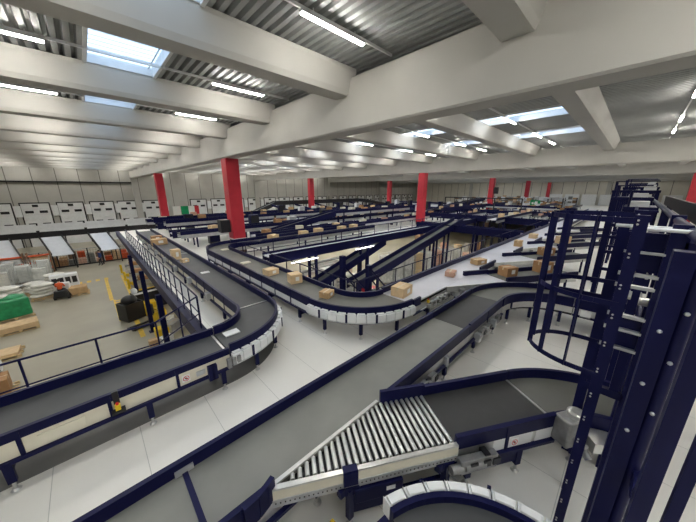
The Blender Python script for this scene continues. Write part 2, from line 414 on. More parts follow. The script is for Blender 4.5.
def conveyor(label, p0, p1, w, zb=.85, belt='belt_dark', gl=.16, gr=.16, leg=(), z1=None, lz=0., frame='alu', cat='conveyor', name='belt_conveyor', det=True, group=None, guardmat='navy', fh=.2, seams=(), deep=.1):
    """belt from p0 to p1; +y local = left of travel. w = belt width, gl/gr = guard heights above belt"""
    p0 = Vector((*p0, 0)); p1 = Vector((*p1, 0)); d = p1 - p0; L = d.length
    t = thing(name, label, cat, p0, math.atan2(d.y, d.x), group)
    z1 = zb if z1 is None else z1; sl = z1 - zb
    def slab(y0, y1, a, b, x0=0, x1=L):
        s0 = zb + sl * x0 / L; s1 = zb + sl * x1 / L
        return MB().side([(x0, s0 + a), (x1, s1 + a), (x1, s1 + b), (x0, s0 + b)], y0, y1)
    slab(-w / 2, w / 2, -.05, 0).build('belt', belt, t)
    for s, g in ((1, gl), (-1, gr)):
        a, b = sorted((s * w / 2, s * (w / 2 + .05)))
        if g > 0:
            m = slab(a, b, -deep, g); e, f = sorted((s * (w / 2 + .05), s * (w / 2 + .065)))
            m2 = slab(e, f, g - .03, g)
            m.add(m2.v, m2.f)
            m.build('side_guard', guardmat, t)
        slab(*sorted((s * (w / 2 + .0), s * (w / 2 + .04))), -deep - fh, -deep).build('side_frame', frame, t)
    if det:
        slab(-w / 2 + .03, w / 2 - .03, -deep - .2, -deep - .17).build('return_belt', 'belt_black', t)
        for s in (1, -1):
            a, b = sorted((s * (w / 2 + .04), s * (w / 2 + .10)))
            slab(a, b, -deep - fh - .05, -deep - fh).build('cable_tray', 'navy', t)
            nb = max(2, int(L / .95))
            if (gl if s > 0 else gr) > 0:
                for i in range(1, nb):
                    x = L * i / nb; zz = zb + sl * i / nb
                    a, b = sorted((s * (w / 2 + .048), s * (w / 2 + .062)))
                    MB().box(x - .025, x + .025, a, b, zz - deep - fh, zz + (gl if s > 0 else gr) - .03).build('joint_plate', 'navy', t)
    for x in leg: legs(t, x, w + .1, zb + sl * x / L - deep, 0, det, det, lz)
    for x in seams:
        MB().box(x - .02, x + .02, -w / 2 + .005, w / 2 - .005, zb + sl * x / L, zb + sl * x / L + .012).build('transfer_strip', 'alu', t)
    return t

def curve(label, c, r0, r1, a0, a1, zb=.85, belt='belt_dark', covers=12, g=.16, legang=(), gi=None, name='curved_conveyor', cm='white', covdet=True, cl=0.):
    t = thing(name, label, 'conveyor', (*c, 0)); gi = g if gi is None else gi
    n = 24
    MB().arc(r0, r1, zb - .05, zb, a0, a1, n).build('belt', belt, t)
    MB().arc(r0 - .07, r0, zb - .12, zb + gi, a0, a1, n).build('inner_guard', 'navy', t)
    m = MB().arc(r1, r1 + .06, zb - .12, zb + g, a0, a1, n); m.build('outer_guard', 'navy', t)
    MB().arc(r0 - .05, r0 - .01, zb - .32, zb - .12, a0, a1, n).build('inner_frame', 'alu', t)
    MB().arc(r1 - .02, r1 + .02, zb - .34, zb - .12, a0, a1, n).build('outer_frame', 'steel', t)
    if covers:
        da = (a1 - a0) / covers
        for i in range(covers):
            b0 = a0 + da * i + da * .03; b1 = a0 + da * (i + 1) - da * .03
            q = MB().arc(r1 + .062, r1 + .18, zb + cl - .24, zb + cl - .03, b0, b1, 3)
            q.arc(r1 + .062, r1 + .15, zb + cl - .06, zb + cl + .005, b0 + da * .08, b1 - da * .08, 3)
            q.build('drive_cover', cm, t, None, .008)
            if covdet and i % 3 == 1:
                MB().arc(r1 + .18, r1 + .20, zb + cl - .25, zb + cl - .0, b1 - .005, b1 + .02, 1).build('clip', 'navy', t)
        MB().arc(r1 + .06, r1 + .14, zb + cl - .30, zb + cl - .24, a0, a1, n).build('cover_rail', 'steel', t)
    MB().arc(r0 + .05, r1 - .05, zb - .42, zb - .38, a0, a1, n).build('underside_tray', 'black', t)
    for a in legang:
        for r in (r0 + .02, r1 - .02):
            x, y = r * math.cos(a), r * math.sin(a); k = MB()
            k.bar((x, y, .14), (x, y, zb - .3), .08, .08); k.bar((x, y, zb - .3), (x, y, zb - .12), .2, .08)
            l = k.build('leg', 'navy', t); foot(l, x, y, 0)
    return t

def motor(t, x, y, z, s=1):
    m = MB(); m.box(x - .11, x + .11, y - .05, y + .05, z - .12, z + .10)
    m.tube((x - .24, y + s * .02, z - .02), (x - .08, y + s * .02, z - .02), .06, 10)
    o = m.build('drive_motor', 'tank', t, None, .01)
    MB().box(x + .03, x + .14, y - .07, y + .07, z - .05, z + .05).build('gearbox', 'black', o)

def sensor(t, x, y, z, s):
    m = MB().box(x - .035, x + .035, min(y, y + s * .07), max(y, y + s * .07), z - .04, z + .05).build('emergency_switch', 'yellow', t)
    MB().tube((x, y + s * .035, z + .05), (x, y + s * .035, z + .09), .02, 8).build('button', 'sign_red', m)

# near conveyor along X (nearest straight belt)
NW = .92
t = conveyor('nearest wide grey belt conveyor running diagonally from the bottom left to the middle', (-3.0, 2.75), (6.25, 2.75), NW, .85, 'belt_grey', .17, 0, leg=(4.6, 6.6, 8.2), deep=.12)
for x0, x1 in ((0, 3.86), (6.0, 9.25)):           # right guard is open where the roller spur joins
    m = MB().box(x0, x1, -NW / 2 - .05, -NW / 2, .73, 1.0); m.box(x0, x1, -NW / 2 - .065, -NW / 2 - .05, .97, 1.0); m.build('side_guard', 'navy', t)
MB().box(3.27, 3.33, -NW / 2, NW / 2, .85, .875).build('belt_joint', 'navy', t)
MB().box(3.2, 3.4, NW / 2 - .03, NW / 2 + .0, .86, .93).build('bearing_block', 'steel', t)
nosign(t, 3.62, -NW / 2 - .05, .66, -1, 0, .06)
for x in (7.0, 7.35): motor(t, x, -NW / 2 - .14, .58, -1)
for x in (6.5, 8.0): MB().box(x, x + .10, -NW / 2 - .12, -NW / 2 - .04, .5, .72).build('bracket', 'steel', t)
t = conveyor('dark belt section between the nearest grey belt and its far curve', (6.27, 2.75), (8.65, 2.75), NW, .85, 'belt_black', .17, .17, leg=(.5, 1.9), deep=.12)
for x in (.55, 1.0, 1.75): motor(t, x, -NW / 2 - .14, .60, -1); 
for x in (.3, .8, 1.4): MB().box(x, x + .12, -NW / 2 - .2, -NW / 2 - .06, .45, .66).build('bracket', 'steel', t)
curve('curved olive belt bending right at the far end of the nearest conveyor', (8.67, .75), 1.54, 2.46, R(90), 0, .85, 'belt_olive', 0, .17, (R(70), R(40), R(10)))
t = conveyor('olive belt leading away to the right behind the ladder cage', (10.67, .73), (10.67, -8), NW, .85, 'belt_olive', .17, .17, leg=(.8, 2.6, 4.6, 6.6), deep=.12)
sensor(t, 1.2, -NW / 2 - .08, .75, -1)
for x in (.3, 1.5, 2.2): MB().box(x - .12, x + .12, -NW / 2 - .10, -NW / 2 - .05, .5, .72).build('cover_plate', 'white', t)

# roller spur merging at 30 degrees
spur = thing('roller_conveyor', 'triangular metal roller bed merging into the nearest grey belt', 'conveyor', (0, 0, 0))
A = Vector((.98, 2.31, 0)); u = Vector((.863, -.505, 0)).normalized(); nrm = Vector((-u.y, u.x, 0))
B = A + u * 2.42; Wd = .95
C = B + nrm * Wd                       # where the spur's left side meets the main belt
yl = A.y
zr = .86
# rollers parallel to BC direction, filling triangle A-B-C
nr = 25
for i in range(nr):
    f = .10 + (1 - .10) * i / (nr - 1) * .985
    p = A + u * (2.42 * f)
    # left end: on the edge of the main belt, then on the spur's own guard
    e = nrm; q = p + nrm * min(Wd, (A.y - p.y) / nrm.y)
    r = MB().tube(p + e * .04 + Vector((0, 0, zr - .02)), q - e * .03 + Vector((0, 0, zr - .02)), .028, 10)
    r.build('roller', 'alu', spur)
bed = MB(); Dp = A + u * (Wd * .863 / .505) + nrm * Wd; bed.prism([(A.x, A.y), (B.x, B.y), (C.x, C.y), (Dp.x, Dp.y)], .70, .79); bed.build('bed_plate', 'black', spur)
rl = MB(); z3 = Vector((0, 0, .875))
rl.bar(A + z3 - nrm * .03, B + z3 - nrm * .03, .06, .03); rl.build('top_rail', 'alu', spur)
rl = MB(); rl.bar(A + z3, Dp + z3, .05, .028); rl.build('merge_rail', 'alu', spur)
sf = MB(); sf.bar(A + Vector((0, 0, .80)) - nrm * .05, B + Vector((0, 0, .80)) - nrm * .05, .02, .13); sf.build('side_plate', 'cream', spur)
sf = MB(); sf.bar(A + Vector((0, 0, .685)) - nrm * .055, B + Vector((0, 0, .685)) - nrm * .055, .03, .10); s2 = sf.build('perforated_rail', 'steel', spur)
hd = MB()
for i in range(44):
    c = A + u * (.04 + 2.34 * i / 43) - nrm * .072 + Vector((0, 0, .69)); hd.bar(c - u * .008, c + u * .008, .006, .016)
hd.build('bolt_holes', 'black', s2)
for f in (.38, .93):
    p = A + u * (2.42 * f) - nrm * .06
    l = MB().bar(p + Vector((0, 0, .14)), p + Vector((0, 0, .62)), .075, .075).bar(p + Vector((0, 0, .55)) - u * .1, p + Vector((0, 0, .66)) - u * .1, .08, .1)
    l.bar(p + Vector((0, 0, .60)) - u * .12, p + Vector((0, 0, .60)) + u * .12, .05, .12)
    l = l.build('leg', 'navy', spur); foot(l, p.x, p.y, 0)
bx = MB(); p = A + u * .98 - nrm * .02; q = A + u * 1.62 - nrm * .02
bx.bar(p + Vector((0, 0, .5)), q + Vector((0, 0, .5)), .16, .22); b = bx.build('control_box', 'navy', spur, None, .01)
c = A + u * 1.45 - nrm * .105 + Vector((0, 0, .53)); MB().bar(c - u * .06, c + u * .06, .006, .06).build('nameplate', 'white_paint', b)
c = A + u * .93 - nrm * .075 + Vector((0, 0, .8)); MB().bar(c - u * .09, c + u * .09, .035, .2).bar(c - u * .09 + nrm * .04 + Vector((0, 0, .1)), c + u * .09 + nrm * .04 + Vector((0, 0, .1)), .09, .03).build('cover_bracket', 'navy', spur)
p = A + u * .9 - nrm * .02; q = A + u * 2.35 - nrm * .02
MB().bar(p + Vector((0, 0, .27)), q + Vector((0, 0, .27)), .05, .2).build('lower_beam', 'navy', spur)
# nose guard of the near conveyor where the spur starts
ng = MB(); pts = [(.62, 2.215), (.78, 2.225), (.90, 2.26), (1.0, 2.30)]
for a, b2 in zip(pts, pts[1:]): ng.bar((*a, .87), (*b2, .87), .06, .3)
ng.build('nose_guard', 'navy', spur)

# belt of the spur + its curve
S0 = B; c0 = S0 + nrm * (Wd / 2)
sp = conveyor('black belt section between the roller bed and its curve to the right', (c0.x, c0.y), ((c0 + u * 1.68).x, (c0 + u * 1.68).y), Wd - .08, .85, 'belt_black', .17, .13, leg=(.28, 1.15), deep=.1, seams=(1.66,))
nosign(sp, .98, -Wd / 2 - .01, .64, -1, 0, .05)
MB().box(.62, 1.3, -Wd / 2 - .005, -Wd / 2 + .01, .55, .74).build('cover_plate', 'white', sp)
MB().box(1.36, 1.66, -Wd / 2 - .005, -Wd / 2 + .01, .55, .74).build('cover_plate', 'white', sp)
for x in (.1, .3, .45): motor(sp, x, -Wd / 2 - .12, .62, -1)
for i, x in enumerate((.05, .22, .36, .5)): MB().box(x, x + .08, -Wd / 2 - .16, -Wd / 2 - .03, .5 + .06 * (i % 2), .6 + .07 * (i % 3)).build('bracket', 'black', sp)
MB().box(.3, 1.2, -Wd / 2 + .02, -Wd / 2 + .07, .22, .42).build('lower_beam', 'navy', sp)
MB().bar((-.75, Wd / 2 + .0, .93), (.02, Wd / 2 - .01, .93), .06, .26).build('guard_end', 'navy', sp)
E0 = S0 + u * 1.70; ri = 1.0
cc = E0 - nrm * ri
a_start = math.atan2(nrm.y, nrm.x)
curve('curved grey belt turning right below the ladder, with a round motor at its side', (cc.x, cc.y), ri + .04, ri + Wd - .04, a_start, R(-12), .85, 'belt_olive', 0, .17, (R(35), R(5)), gi=.12)
kc = COL.objects[-1].parent
# round gear motor at the curve entry
gm = thing('gear_motor', 'round silver gear motor standing at the inner corner of the curve under the ladder', 'motor', (E0.x + .03, E0.y - .14, .66), R(-30)); gm.scale = (.95, .95, .95)
MB().box(-.15, .13, -.14, .12, -.1, .36).build('motor_housing', 'tank', gm, None, .03)
MB().tube((.1, -.02, .33), (.1, -.02, .42), .13, 20).tube((.1, -.02, .42), (.1, -.02, .435), .11, 20, .08).build('motor_cap', 'alu', gm)
MB().tube((.1, -.12, -.02), (.1, -.3, -.16), .055, 12).tube((-.02, -.1, .1), (.08, -.24, -.02), .06, 10).build('output_shaft', 'tank', gm)
MB().tube((.22, .02, .05), (.30, -.02, .05), .05, 10).build('plug', 'blue_part', gm)
o = MB().arc(ri - .36, ri - .06, .62, .78, R(40), R(4), 6); o = o.build('drive_cover', 'alu', kc, None, .01)

# second curve at the bottom edge
bc = curve('curved belt with white drive covers at the bottom edge of the picture', (1.42, -.08), .25, 1.27, R(75), R(-35), .85, 'belt_dark', 11, .09, (), gi=.1, cl=.11)
conveyor('belt entering the bottom-edge curve from the left', (-1.6, 1.12), (1.62, 0.70 + .0), .9, .78, 'belt_dark', .14, .14, deep=.1)
COL.objects[-1]
ys = thing('emergency_stop_post', 'small yellow emergency stop post at the bottom edge beside the lower conveyor', 'switch', (1.42, 1.75, 0))
MB().tube((0, 0, 0), (0, 0, .35), .015, 8).build('post', 'steel', ys); MB().box(-.04, .04, -.04, .04, .35, .45).build('switch_box', 'yellow', ys, None, .012)

# left conveyor: straight, curve, arm
LW = .92
t = conveyor('dark belt conveyor along the railing at the left edge, raised over a band of painted shade', (-12, 5.9), (1.66, 5.9), LW, .85, 'belt_dark', .17, .10, leg=(2.5, 5.6, 8.0, 10.55, 12.2, 13.5), frame='cream', deep=.05, fh=.27, seams=(10.3, 13.62))
for x in (8.4, 9.5, 10.9): MB().box(x, x + .5, -LW / 2 - .06, -LW / 2 - .04, .57, .74).build('cover_plate', 'cream', t)
sensor(t, 11.8, -LW / 2 - .09, .70, -1)
MB().box(11.71, 11.89, -LW / 2 - .17, -LW / 2 - .05, .60, .64).box(11.76, 11.84, -LW / 2 - .09, -LW / 2 - .06, .74, .98).build('switch_bracket', 'black', t)
nosign(t, 12.82, -LW / 2 - .045, .66, -1, 0, .055)
MB().box(13.0, 13.16, -LW / 2 - .06, -LW / 2 - .04, .6, .7).build('grille', 'steel', t)
for x in (13.2, 13.27): MB().box(x, x + .1, -LW / 2 - .14, -LW / 2 - .05, .42, .74).build('bracket', 'navy', t)
lc = curve('dark left curve joining the railing conveyor to the long arm, white drive covers outside', (1.68, 7.31), .95, 1.87, R(-90), 0, .85, 'belt_dark', 14, .18, (R(-70), R(-40), R(-12)), gi=.2)
m = MB()
for k in range(3): m.box(1.30 + k * .1, 1.37 + k * .1, 5.16, 5.26, .58 + .03 * k, .78)
m.build('drive_motor', 'tank', lc, (-1.42, -7.26, 0))
t = conveyor('long dark belt arm running from the left curve towards the far dock wall', (3.09, 7.33), (3.09, 27.5), LW, .85, 'belt_dark', .18, .2, leg=tuple(1.2 + 2.35 * i for i in range(9)), frame='cream', deep=.12, seams=(.05, 9))
for i in range(8): MB().box(2.2 + 2.3 * i, 2.45 + 2.3 * i, LW / 2 + .05, LW / 2 + .18, .5, .74).build('bracket', 'steel', t)

# U conveyor with parcels
UW = 1.08
t = conveyor('brown-grey parcel belt behind the left arm, running away to the nearest red column', (4.98, 6.32), (4.98, 15.6), UW, .85, 'belt_olive', .18, .16, leg=(.6, 2.6, 4.6, 6.6, 8.6), frame='white', deep=.12)
for i, x in enumerate((.25, 2.9, 5.1, 7.3)):
    MB().box(x, x + .2, -UW / 2 - .22, -UW / 2 - .08, .55, .85).build('gear_unit', 'tank', t, None, .02)
    MB().tube((x + .1, -UW / 2 - .15, .85), (x + .1, -UW / 2 - .15, .95), .07, 10).build('motor_cap', 'steel', t)
curve('brown-grey belt curve with white drive covers in the centre of the picture', (6.6, 6.3), 1.08, 2.16, R(180), R(270), .85, 'belt_olive', 13, .17, (R(195), R(225), R(255)))
curve('belt curve wrapping around the foot of the nearest red column', (6.3, 15.62), .78, 1.86, R(180), R(90), .85, 'belt_olive', 0, .2, (R(165), R(120)))
conveyor('parcel belt running right behind the nearest red column', (6.32, 16.94), (19, 16.94), UW, .85, 'belt_olive', .2, .18, leg=(2, 5, 8, 11), det=False)
# white merge belt
WW = 1.14
t = conveyor('long pale grey belt running from the centre curve to the far right, parcels on it', (6.62, 4.70), (60, 4.70), WW, .85, 'belt_white', .2, .0, leg=(1.0, 3.0, 5, 7.5, 10, 13, 16, 20, 25, 30), deep=.12, frame='alu')
for xa, xb in ((0, .4), (5.1, 6.9), (9.7, 11.3), (14.1, 15.9), (18.7, 20.5), (23.3, 53.3)):
    MB().box(xa, xb, -WW / 2 - .07, -WW / 2, .73, .98).build('side_guard', 'navy', t)
sensor(t, .75, -WW / 2 - .09, .74, -1)
for x in (.9, 1.15, 1.5, 1.9): motor(t, x, -WW / 2 - .16, .62, -1)
MB().box(1.3, 1.7, -WW / 2 - .14, -WW / 2 - .08, .52, .72).build('grille_cover', 'white', t)
MB().box(0.4, 2.4, -WW / 2 - .10, -WW / 2 - .06, .50, .54).build('cable_duct', 'white', t)
tri = None
for k in range(5):
    x = 8.75 + 4.6 * k
    Tm = Vector((x, 4.11, 0)); Bm = Tm + u * 2.5; Cm = Bm + nrm * 1.25
    st = thing('merge_conveyor', 'pale triangular merge bed with a spur onto the pale belt, %s from the centre curve' % ordn[k], 'conveyor', (0, 0, 0), 0, 'spurs merging onto the pale belt')
    MB().prism([(Tm.x, Tm.y), (Bm.x, Bm.y), (Cm.x, 4.13)], .80, .855).build('merge_bed', 'belt_white', st)
    MB().bar(Tm + Vector((0, 0, .76)) - nrm * .03, Bm + Vector((0, 0, .76)) - nrm * .03, .05, .2).build('side_plate', 'alu', st)
    MB().bar(Tm + u * .3 + Vector((0, 0, .57)), Bm + Vector((0, 0, .57)), .3, .16).build('underside_box', 'steel', st)
    D = Bm + u * 3.4
    for nm_, off, ww, z, h, mt in (('belt', .48, .86, .83, .05, 'belt_olive'), ('side_guard', -.02, .06, .87, .26, 'navy'), ('side_guard', .98, .06, .87, .26, 'navy'), ('side_frame', .0, .05, .66, .16, 'alu')):
        MB().bar(Bm + nrm * off + Vector((0, 0, z)), D + nrm * off + Vector((0, 0, z)), ww, h).build(nm_, mt, st)
    MB().bar(Cm - nrm * .27 - u * 1.1 + Vector((0, 0, .92)), Cm - nrm * .27 + Vector((0, 0, .92)), .10, .22).build('nose_guard', 'navy', st)
    for f, off in ((.3, 0), (1.0, 0), (1.6, 0), (2.2, 0), (1.6, .95)):
        p = Tm + u * (2.45 * f) + nrm * off
        MB().bar(p + Vector((0, 0, 0)), p + Vector((0, 0, .7)), .08, .08).build('leg', 'navy', st)
    p = Tm + u * .55 - nrm * .12 + Vector((0, 0, .5))
    MB().tube(p, p + Vector((0, 0, .28)), .10, 12).tube(p + u * .1, p + u * .4, .07, 10).build('drive_motor', 'tank', st)
    p = Tm + u * 1.4 - nrm * .08 + Vector((0, 0, .5)); MB().bar(p, p + u * .45, .12, .2).build('drive_motor', 'tank', st)

# ------------------------------------------------------------------ railings of the mezzanine edge
def railing(label, pts, z0, h=1.1, sp=1.06, rails=(1.1, .55), r=.02, post='tube', m='navy', toe=False):
    p0 = Vector((*pts[0], z0)); t = thing('railing', label, 'railing', p0)
    V = [Vector((*p, z0)) - p0 for p in pts]
    for k, hh in enumerate(rails):
        mb = MB()
        for a, b in zip(V, V[1:]): mb.tube(a + Vector((0, 0, hh)), b + Vector((0, 0, hh)), r * (1.15 if k == 0 else .8), 8)
        mb.build('handrail' if k == 0 else 'mid_rail', m, t)
    for a, b in zip(V, V[1:]):
        L = (b - a).length; n = max(1, round(L / sp))
        for i in range(n + (1 if b is V[-1] else 0)):
            c = a + (b - a) * (i / n)
            MB().tube(c, c + Vector((0, 0, h)), r, 8).box(c.x - .05, c.x + .05, c.y - .05, c.y + .05, 0, .012).build('post', m, t)
    return t
railing('navy tube railing along the mezzanine edge above the loading hall at the left', [(-8.9, 7.46), (.72, 7.46), (1.93, 8.55)], 0, 1.1, 1.07)
railing('dense picket railing along the mezzanine edge beside the long belt arm', [(1.93, 8.62), (1.93, 27.5)], 0, 1.1, .95, (1.1, .55, .12))
struct(MB().prism([(.6, 7.4), (1.9, 7.4), (1.9, 8.45)], -.3, 0).build('floor', 'floor'), 'small corner piece of the white mezzanine floor', 'floor')
railing('navy railing around the floor opening behind the centre curve', [(6.22, 15.0), (6.22, 6.2), (20.5, 6.2)], 0, 1.1, 1.15)
railing('navy railing along the floor opening beside the pale belt', [(21, 6.2), (41.8, 6.2)], 0, 1.1, 2.0)
for i, (x, y) in enumerate(((1.95, 9.2), (1.95, 14.2), (1.95, 19.2), (1.95, 24.6), (-3.5, 7.3), (-8, 7.3))):
    o = thing('support_post', 'thick navy steel post under the mezzanine edge, %s from the corner of the %s railing' % (ordn[i if i < 4 else i - 4], 'picket' if i < 4 else 'tube'), 'post', (x - .28, y, GZ), 0, 'posts under the mezzanine')
    MB().box(-.11, .11, -.11, .11, 0.02, 3.88).build('shaft', 'navy', o); MB().box(-.2, .2, -.2, .2, 0, .02).build('base_plate', 'navy', o)

# braced posts at the opening
for i, (x, y) in enumerate(((7.7, 8.4), (8.2, 7.3))):
    o = thing('braced_post', 'thick navy post with diagonal braces in the floor opening, %s' % ('left one' if i == 0 else 'right one beside the pale belt'), 'post', (x, y, GZ))
    MB().box(-.1, .1, -.1, .1, 0, 5.4 + .3 * (1 - i)).build('shaft', 'navy', o)
    MB().bar((0, 0, 5.3), (1.5, -.3, 3.6), .06, .06).bar((0, 0, 4.9), (1.3, -.3, 3.3), .05, .05).build('brace', 'navy', o)

# ------------------------------------------------------------------ ladder with cage
lx, ly = 3.5, -.06
ld = thing('cage_ladder', 'navy vertical ladder with a hooped safety cage at the right', 'ladder', (lx, ly, 0))
for x in (0, .80):
    o = MB().box(x - .022, x + .022, -.045, .045, 0, 3.98).build('stile', 'navy', ld)
    b = MB()
    for z in [.3 + .3 * k for k in range(13)]:
        for dz in (0, .035): b.tube((x - .022, .02, z + dz), (x - .032, .02, z + dz), .009, 6)
    b.build('rivets', 'alu', o)
for k in range(13):
    MB().tube((.02, 0, .3 + .3 * k), (.78, 0, .3 + .3 * k), .016, 8).build('rung', 'steel', ld)
def hoop(z, h=.05):
    m = MB(); n = 20; pts = []
    for i in range(n + 1):
        a = PI * i / n; pts.append((.40 + .42 * math.cos(a) if 0 else .40 - .42 * math.cos(a), .18 + .52 * math.sin(a), z))
    pts = [(-.02, 0, z)] + pts + [(.82, 0, z)]
    for a, b in zip(pts, pts[1:]): m.bar(a, b, .014, h)
    return m.build('cage_hoop', 'navy', ld)
for z in (2.36, 3.14, 3.93): hoop(z)
for i, a in enumerate((12, 42, 72, 102, 132, 164)):
    x, y = .40 - .42 * math.cos(R(a)), .18 + .52 * math.sin(R(a))
    MB().bar((x, y, 2.34), (x, y, 3.96), .012, .05, (-math.cos(R(a)), math.sin(R(a)), 0)).build('cage_strap', 'navy', ld)

# gantry beside the ladder, with cross bars
gt = thing('gantry_frame', 'navy steel gantry with pale cross bars right behind the ladder', 'frame', (3.6, 0, 0))
for x, y in ((.15, -.32), (1.5, .05), (1.5, -.38)):
    MB().box(x - .05, x + .05, y - .06, y + .06, 0, 3.9).build('upright', 'navy', gt)
for z, w in ((2.62, .03), (2.82, .028), (2.97, .03), (3.28, .03), (3.40, .03), (3.62, .02)):
    MB().bar((.12, -.27, z), (.12, .0, z), .05, w).build('cross_bar', 'steel', gt)
MB().box(.14, .18, -.27, .0, 2.63, 2.95).build('back_plate', 'navy', gt)
MB().box(.20, .24, -.27, .0, 3.42, 3.8).build('back_plate', 'navy', gt)
MB().box(.10, 1.5, -.42, -.36, 2.4, 3.75).build('side_plate', 'navy', gt)
for y in (-.2, -.02): MB().box(.11, .16, y - .035, y + .035, 2.1, 2.6).build('hanger', 'navy', gt)
MB().box(.10, .16, -.28, .02, 2.04, 2.12).build('cross_bar', 'navy', gt)
for z in (3.1, 3.14):
    MB().tube((.3, -.3 + (z - 3.1) * 4, z), (.3, -.2 + (z - 3.1) * 4, z), .045, 12).build('pneumatic_valve', 'alu', gt)
for y in (.27, .0): MB().tube((.12, -.36, 3.86), (.12, .10, 3.86), .017, 10).build('grab_rail', 'steel', gt) if y > .1 else MB().tube((-.06, -.36, 3.86), (-.06, .0, 3.86), .017, 10).build('grab_rail', 'steel', gt)

# handrail and posts close to the camera on the right
hr = thing('walkway_railing', 'thick navy walkway railing at the right edge, close to the camera', 'railing', (0, -.38, 0))
MB().tube((1.25, 0, 3.84), (14, 0, 3.84), .042, 14).build('handrail', 'navy', hr)
MB().box(2.4, 14, -.03, .03, 2.1, 2.2).build('edge_beam', 'navy', hr)
for x, w, y in ((2.62, .05, .115), (2.62, .042, .035), (2.02, .036, .04), (2.6, .03, -.20)):
    if w == .042: MB().tube((x, y, .0), (x, y, 3.84), w, 14).build('post', 'navy', hr)
    else: MB().box(x - w, x + w, y - w, y + w, .0, 3.83).build('post', 'navy', hr)
for x in (5.2, 7.8, 10.4, 13): MB().box(x - .04, x + .04, -.03, .03, 0, 3.84).build('post', 'navy', hr)
for z in (3.45, 3.1, 2.7): MB().ball((2.62 - .045, .035, z), .014, nu=8, nv=5).build('bolt', 'alu', hr)
for z in (3.3, 2.9, 2.5): MB().ball((2.62 - .052, .12, z), .014, nu=8, nv=5).build('bolt', 'alu', hr)
conveyor('black overhead conveyor running behind the walkway railing at the right edge', (5.2, -1.35), (19, -1.35), .9, 3.62, 'belt_black', .28, .28, leg=(1.5, 6, 11), guardmat='black', frame='black', det=False, fh=.03, deep=.06)

# row of gantries receding along the spurs
for k, (x, zt, yl, yr) in enumerate(((6.6, 3.5, -.02, -.27), (9.2, 3.8, .12, -.26), (12.5, 3.95, .5, -.26), (16.5, 4.15, .75, -.5), (21.5, 4.3, .6, -.6), (28, 4.5, .7, -.7), (36, 4.7, .7, -.9))):
    g = thing('gantry_frame', 'navy steel portal with cross bars in the row behind the ladder, %s from the ladder' % ordn[k], 'frame', (x, 0, 0), 0, 'row of gantries')
    for y in (yl, yr):
        for dx in (0, 1.1): MB().box(dx - .06, dx + .06, y - .06, y + .06, 0, zt).build('upright', 'navy', g)
    MB().box(-.08, 1.2, yr - .08, yl + .08, zt - .1, zt).build('top_frame', 'navy', g)
    m = MB()
    for q in range(6): m.box(-.05, .0, yl - .07 - (yl - yr) * .12 * (q + 1) / 2, yl - .03 - (yl - yr) * .12 * (q + 1) / 2, zt - .55, zt - .1)
    m.build('grille', 'navy', g)
    for z in (zt - .55, zt - .9, zt - 1.3, zt - 1.8, zt - 2.4): MB().box(-.04, .04, yr, yl, z - .05, z + .05).build('cross_bar', 'navy', g)
    for z in (zt - .75, zt - 1.15, zt - 1.6): MB().box(.0, .5, yr + .12, yl - .35, z - .02, z + .02).build('light_shelf', 'alu', g)
    MB().box(.1, .7, yr + .05, yr + .4, zt, zt + .12).build('cover', 'white', g)
    MB().tube((.3, (yl + yr) / 2, zt - .35), (.3, (yl + yr) / 2 + .2, zt - .35), .1, 12).build('drive_motor', 'alu', g)
    rr = MB()
    for a, b in (((0, yl, zt + .35), (1.2, yl, zt + .35)), ((0, yl, zt), (0, yl, zt + .35)), ((1.2, yl, zt), (1.2, yl, zt + .35)), ((.6, yl, zt), (.6, yl, zt + .35)), ((0, yl, zt + .35), (0, yr, zt + .35))): rr.tube(a, b, .022, 6)
    rr.build('guard_rail', 'navy', g)

# ------------------------------------------------------------------ parcels
pm = 0
def parcel(label, x, y, z, a, b, h, rz, m='card', name='cardboard_box', lab=True, group=None):
    t = MB().box(-a / 2, a / 2, -b / 2, b / 2, 0, h).build(name, m, None, (x, y, z), .008)
    t.rotation_euler = (0, 0, R(rz)); tag(t, label, 'box', group)
    tp = MB().box(-a / 2 - .001, a / 2 + .001, -.025, .025, h, h + .002).box(-a / 2 - .002, -a / 2, -.025, .025, h * .7, h + .001).box(a / 2, a / 2 + .002, -.025, .025, h * .7, h + .001)
    tp.build('packing_tape', 'tape', t)
    if lab: MB().box(-a * .1, a * .22, -b / 2 - .002, -b / 2, h * .3, h * .75).build('shipping_label', 'label', t)
    return t
ZB = .852
parcel('large cardboard box on the outgoing side of the centre curve', 7.0, 4.78, ZB, .62, .46, .32, 8, 'card3')
parcel('small flat brown box on the centre curve, left of the large one', 5.12, 6.35, ZB, .40, .34, .2, 20, 'card')
parcel('upright cardboard box on the parcel belt, a label on its front', 5.15, 8.25, ZB, .44, .42, .34, -12, 'card3')
parcel('cardboard box on the parcel belt, farthest of the three boxes there', 4.98, 9.75, ZB, .5, .42, .24, 5, 'card3')
for i, (x, y) in enumerate(((4.95, 12.1), (5.3, 15.7))):
    tag(MB().box(-.2, .2, -.15, .15, 0, .05).build('padded_envelope', 'cream', None, (x, y, ZB), .012), ['flat pale envelope on the parcel belt beyond the cardboard boxes', 'flat pale envelope on the belt curve at the foot of the red column'][i], 'envelope')
tag(MB().box(-.17, .17, -.12, .12, 0, .03).build('padded_envelope', 'white', None, (2.0, 6.15, ZB), .008), 'small white envelope lying on the left curve near its inner guard', 'envelope')
tag(MB().box(-.16, .16, -.11, .11, 0, .03).build('padded_envelope', 'white', None, (3.1, 11.8, ZB), .008), 'small white envelope on the long belt arm', 'envelope')
parcel('tall cardboard box on the long belt arm', 2.80, 15.2, ZB, .36, .34, .5, 5, 'card3')
parcel('small tan box beside the tall box on the long belt arm', 2.95, 14.3, ZB, .3, .25, .16, 15, 'card3')
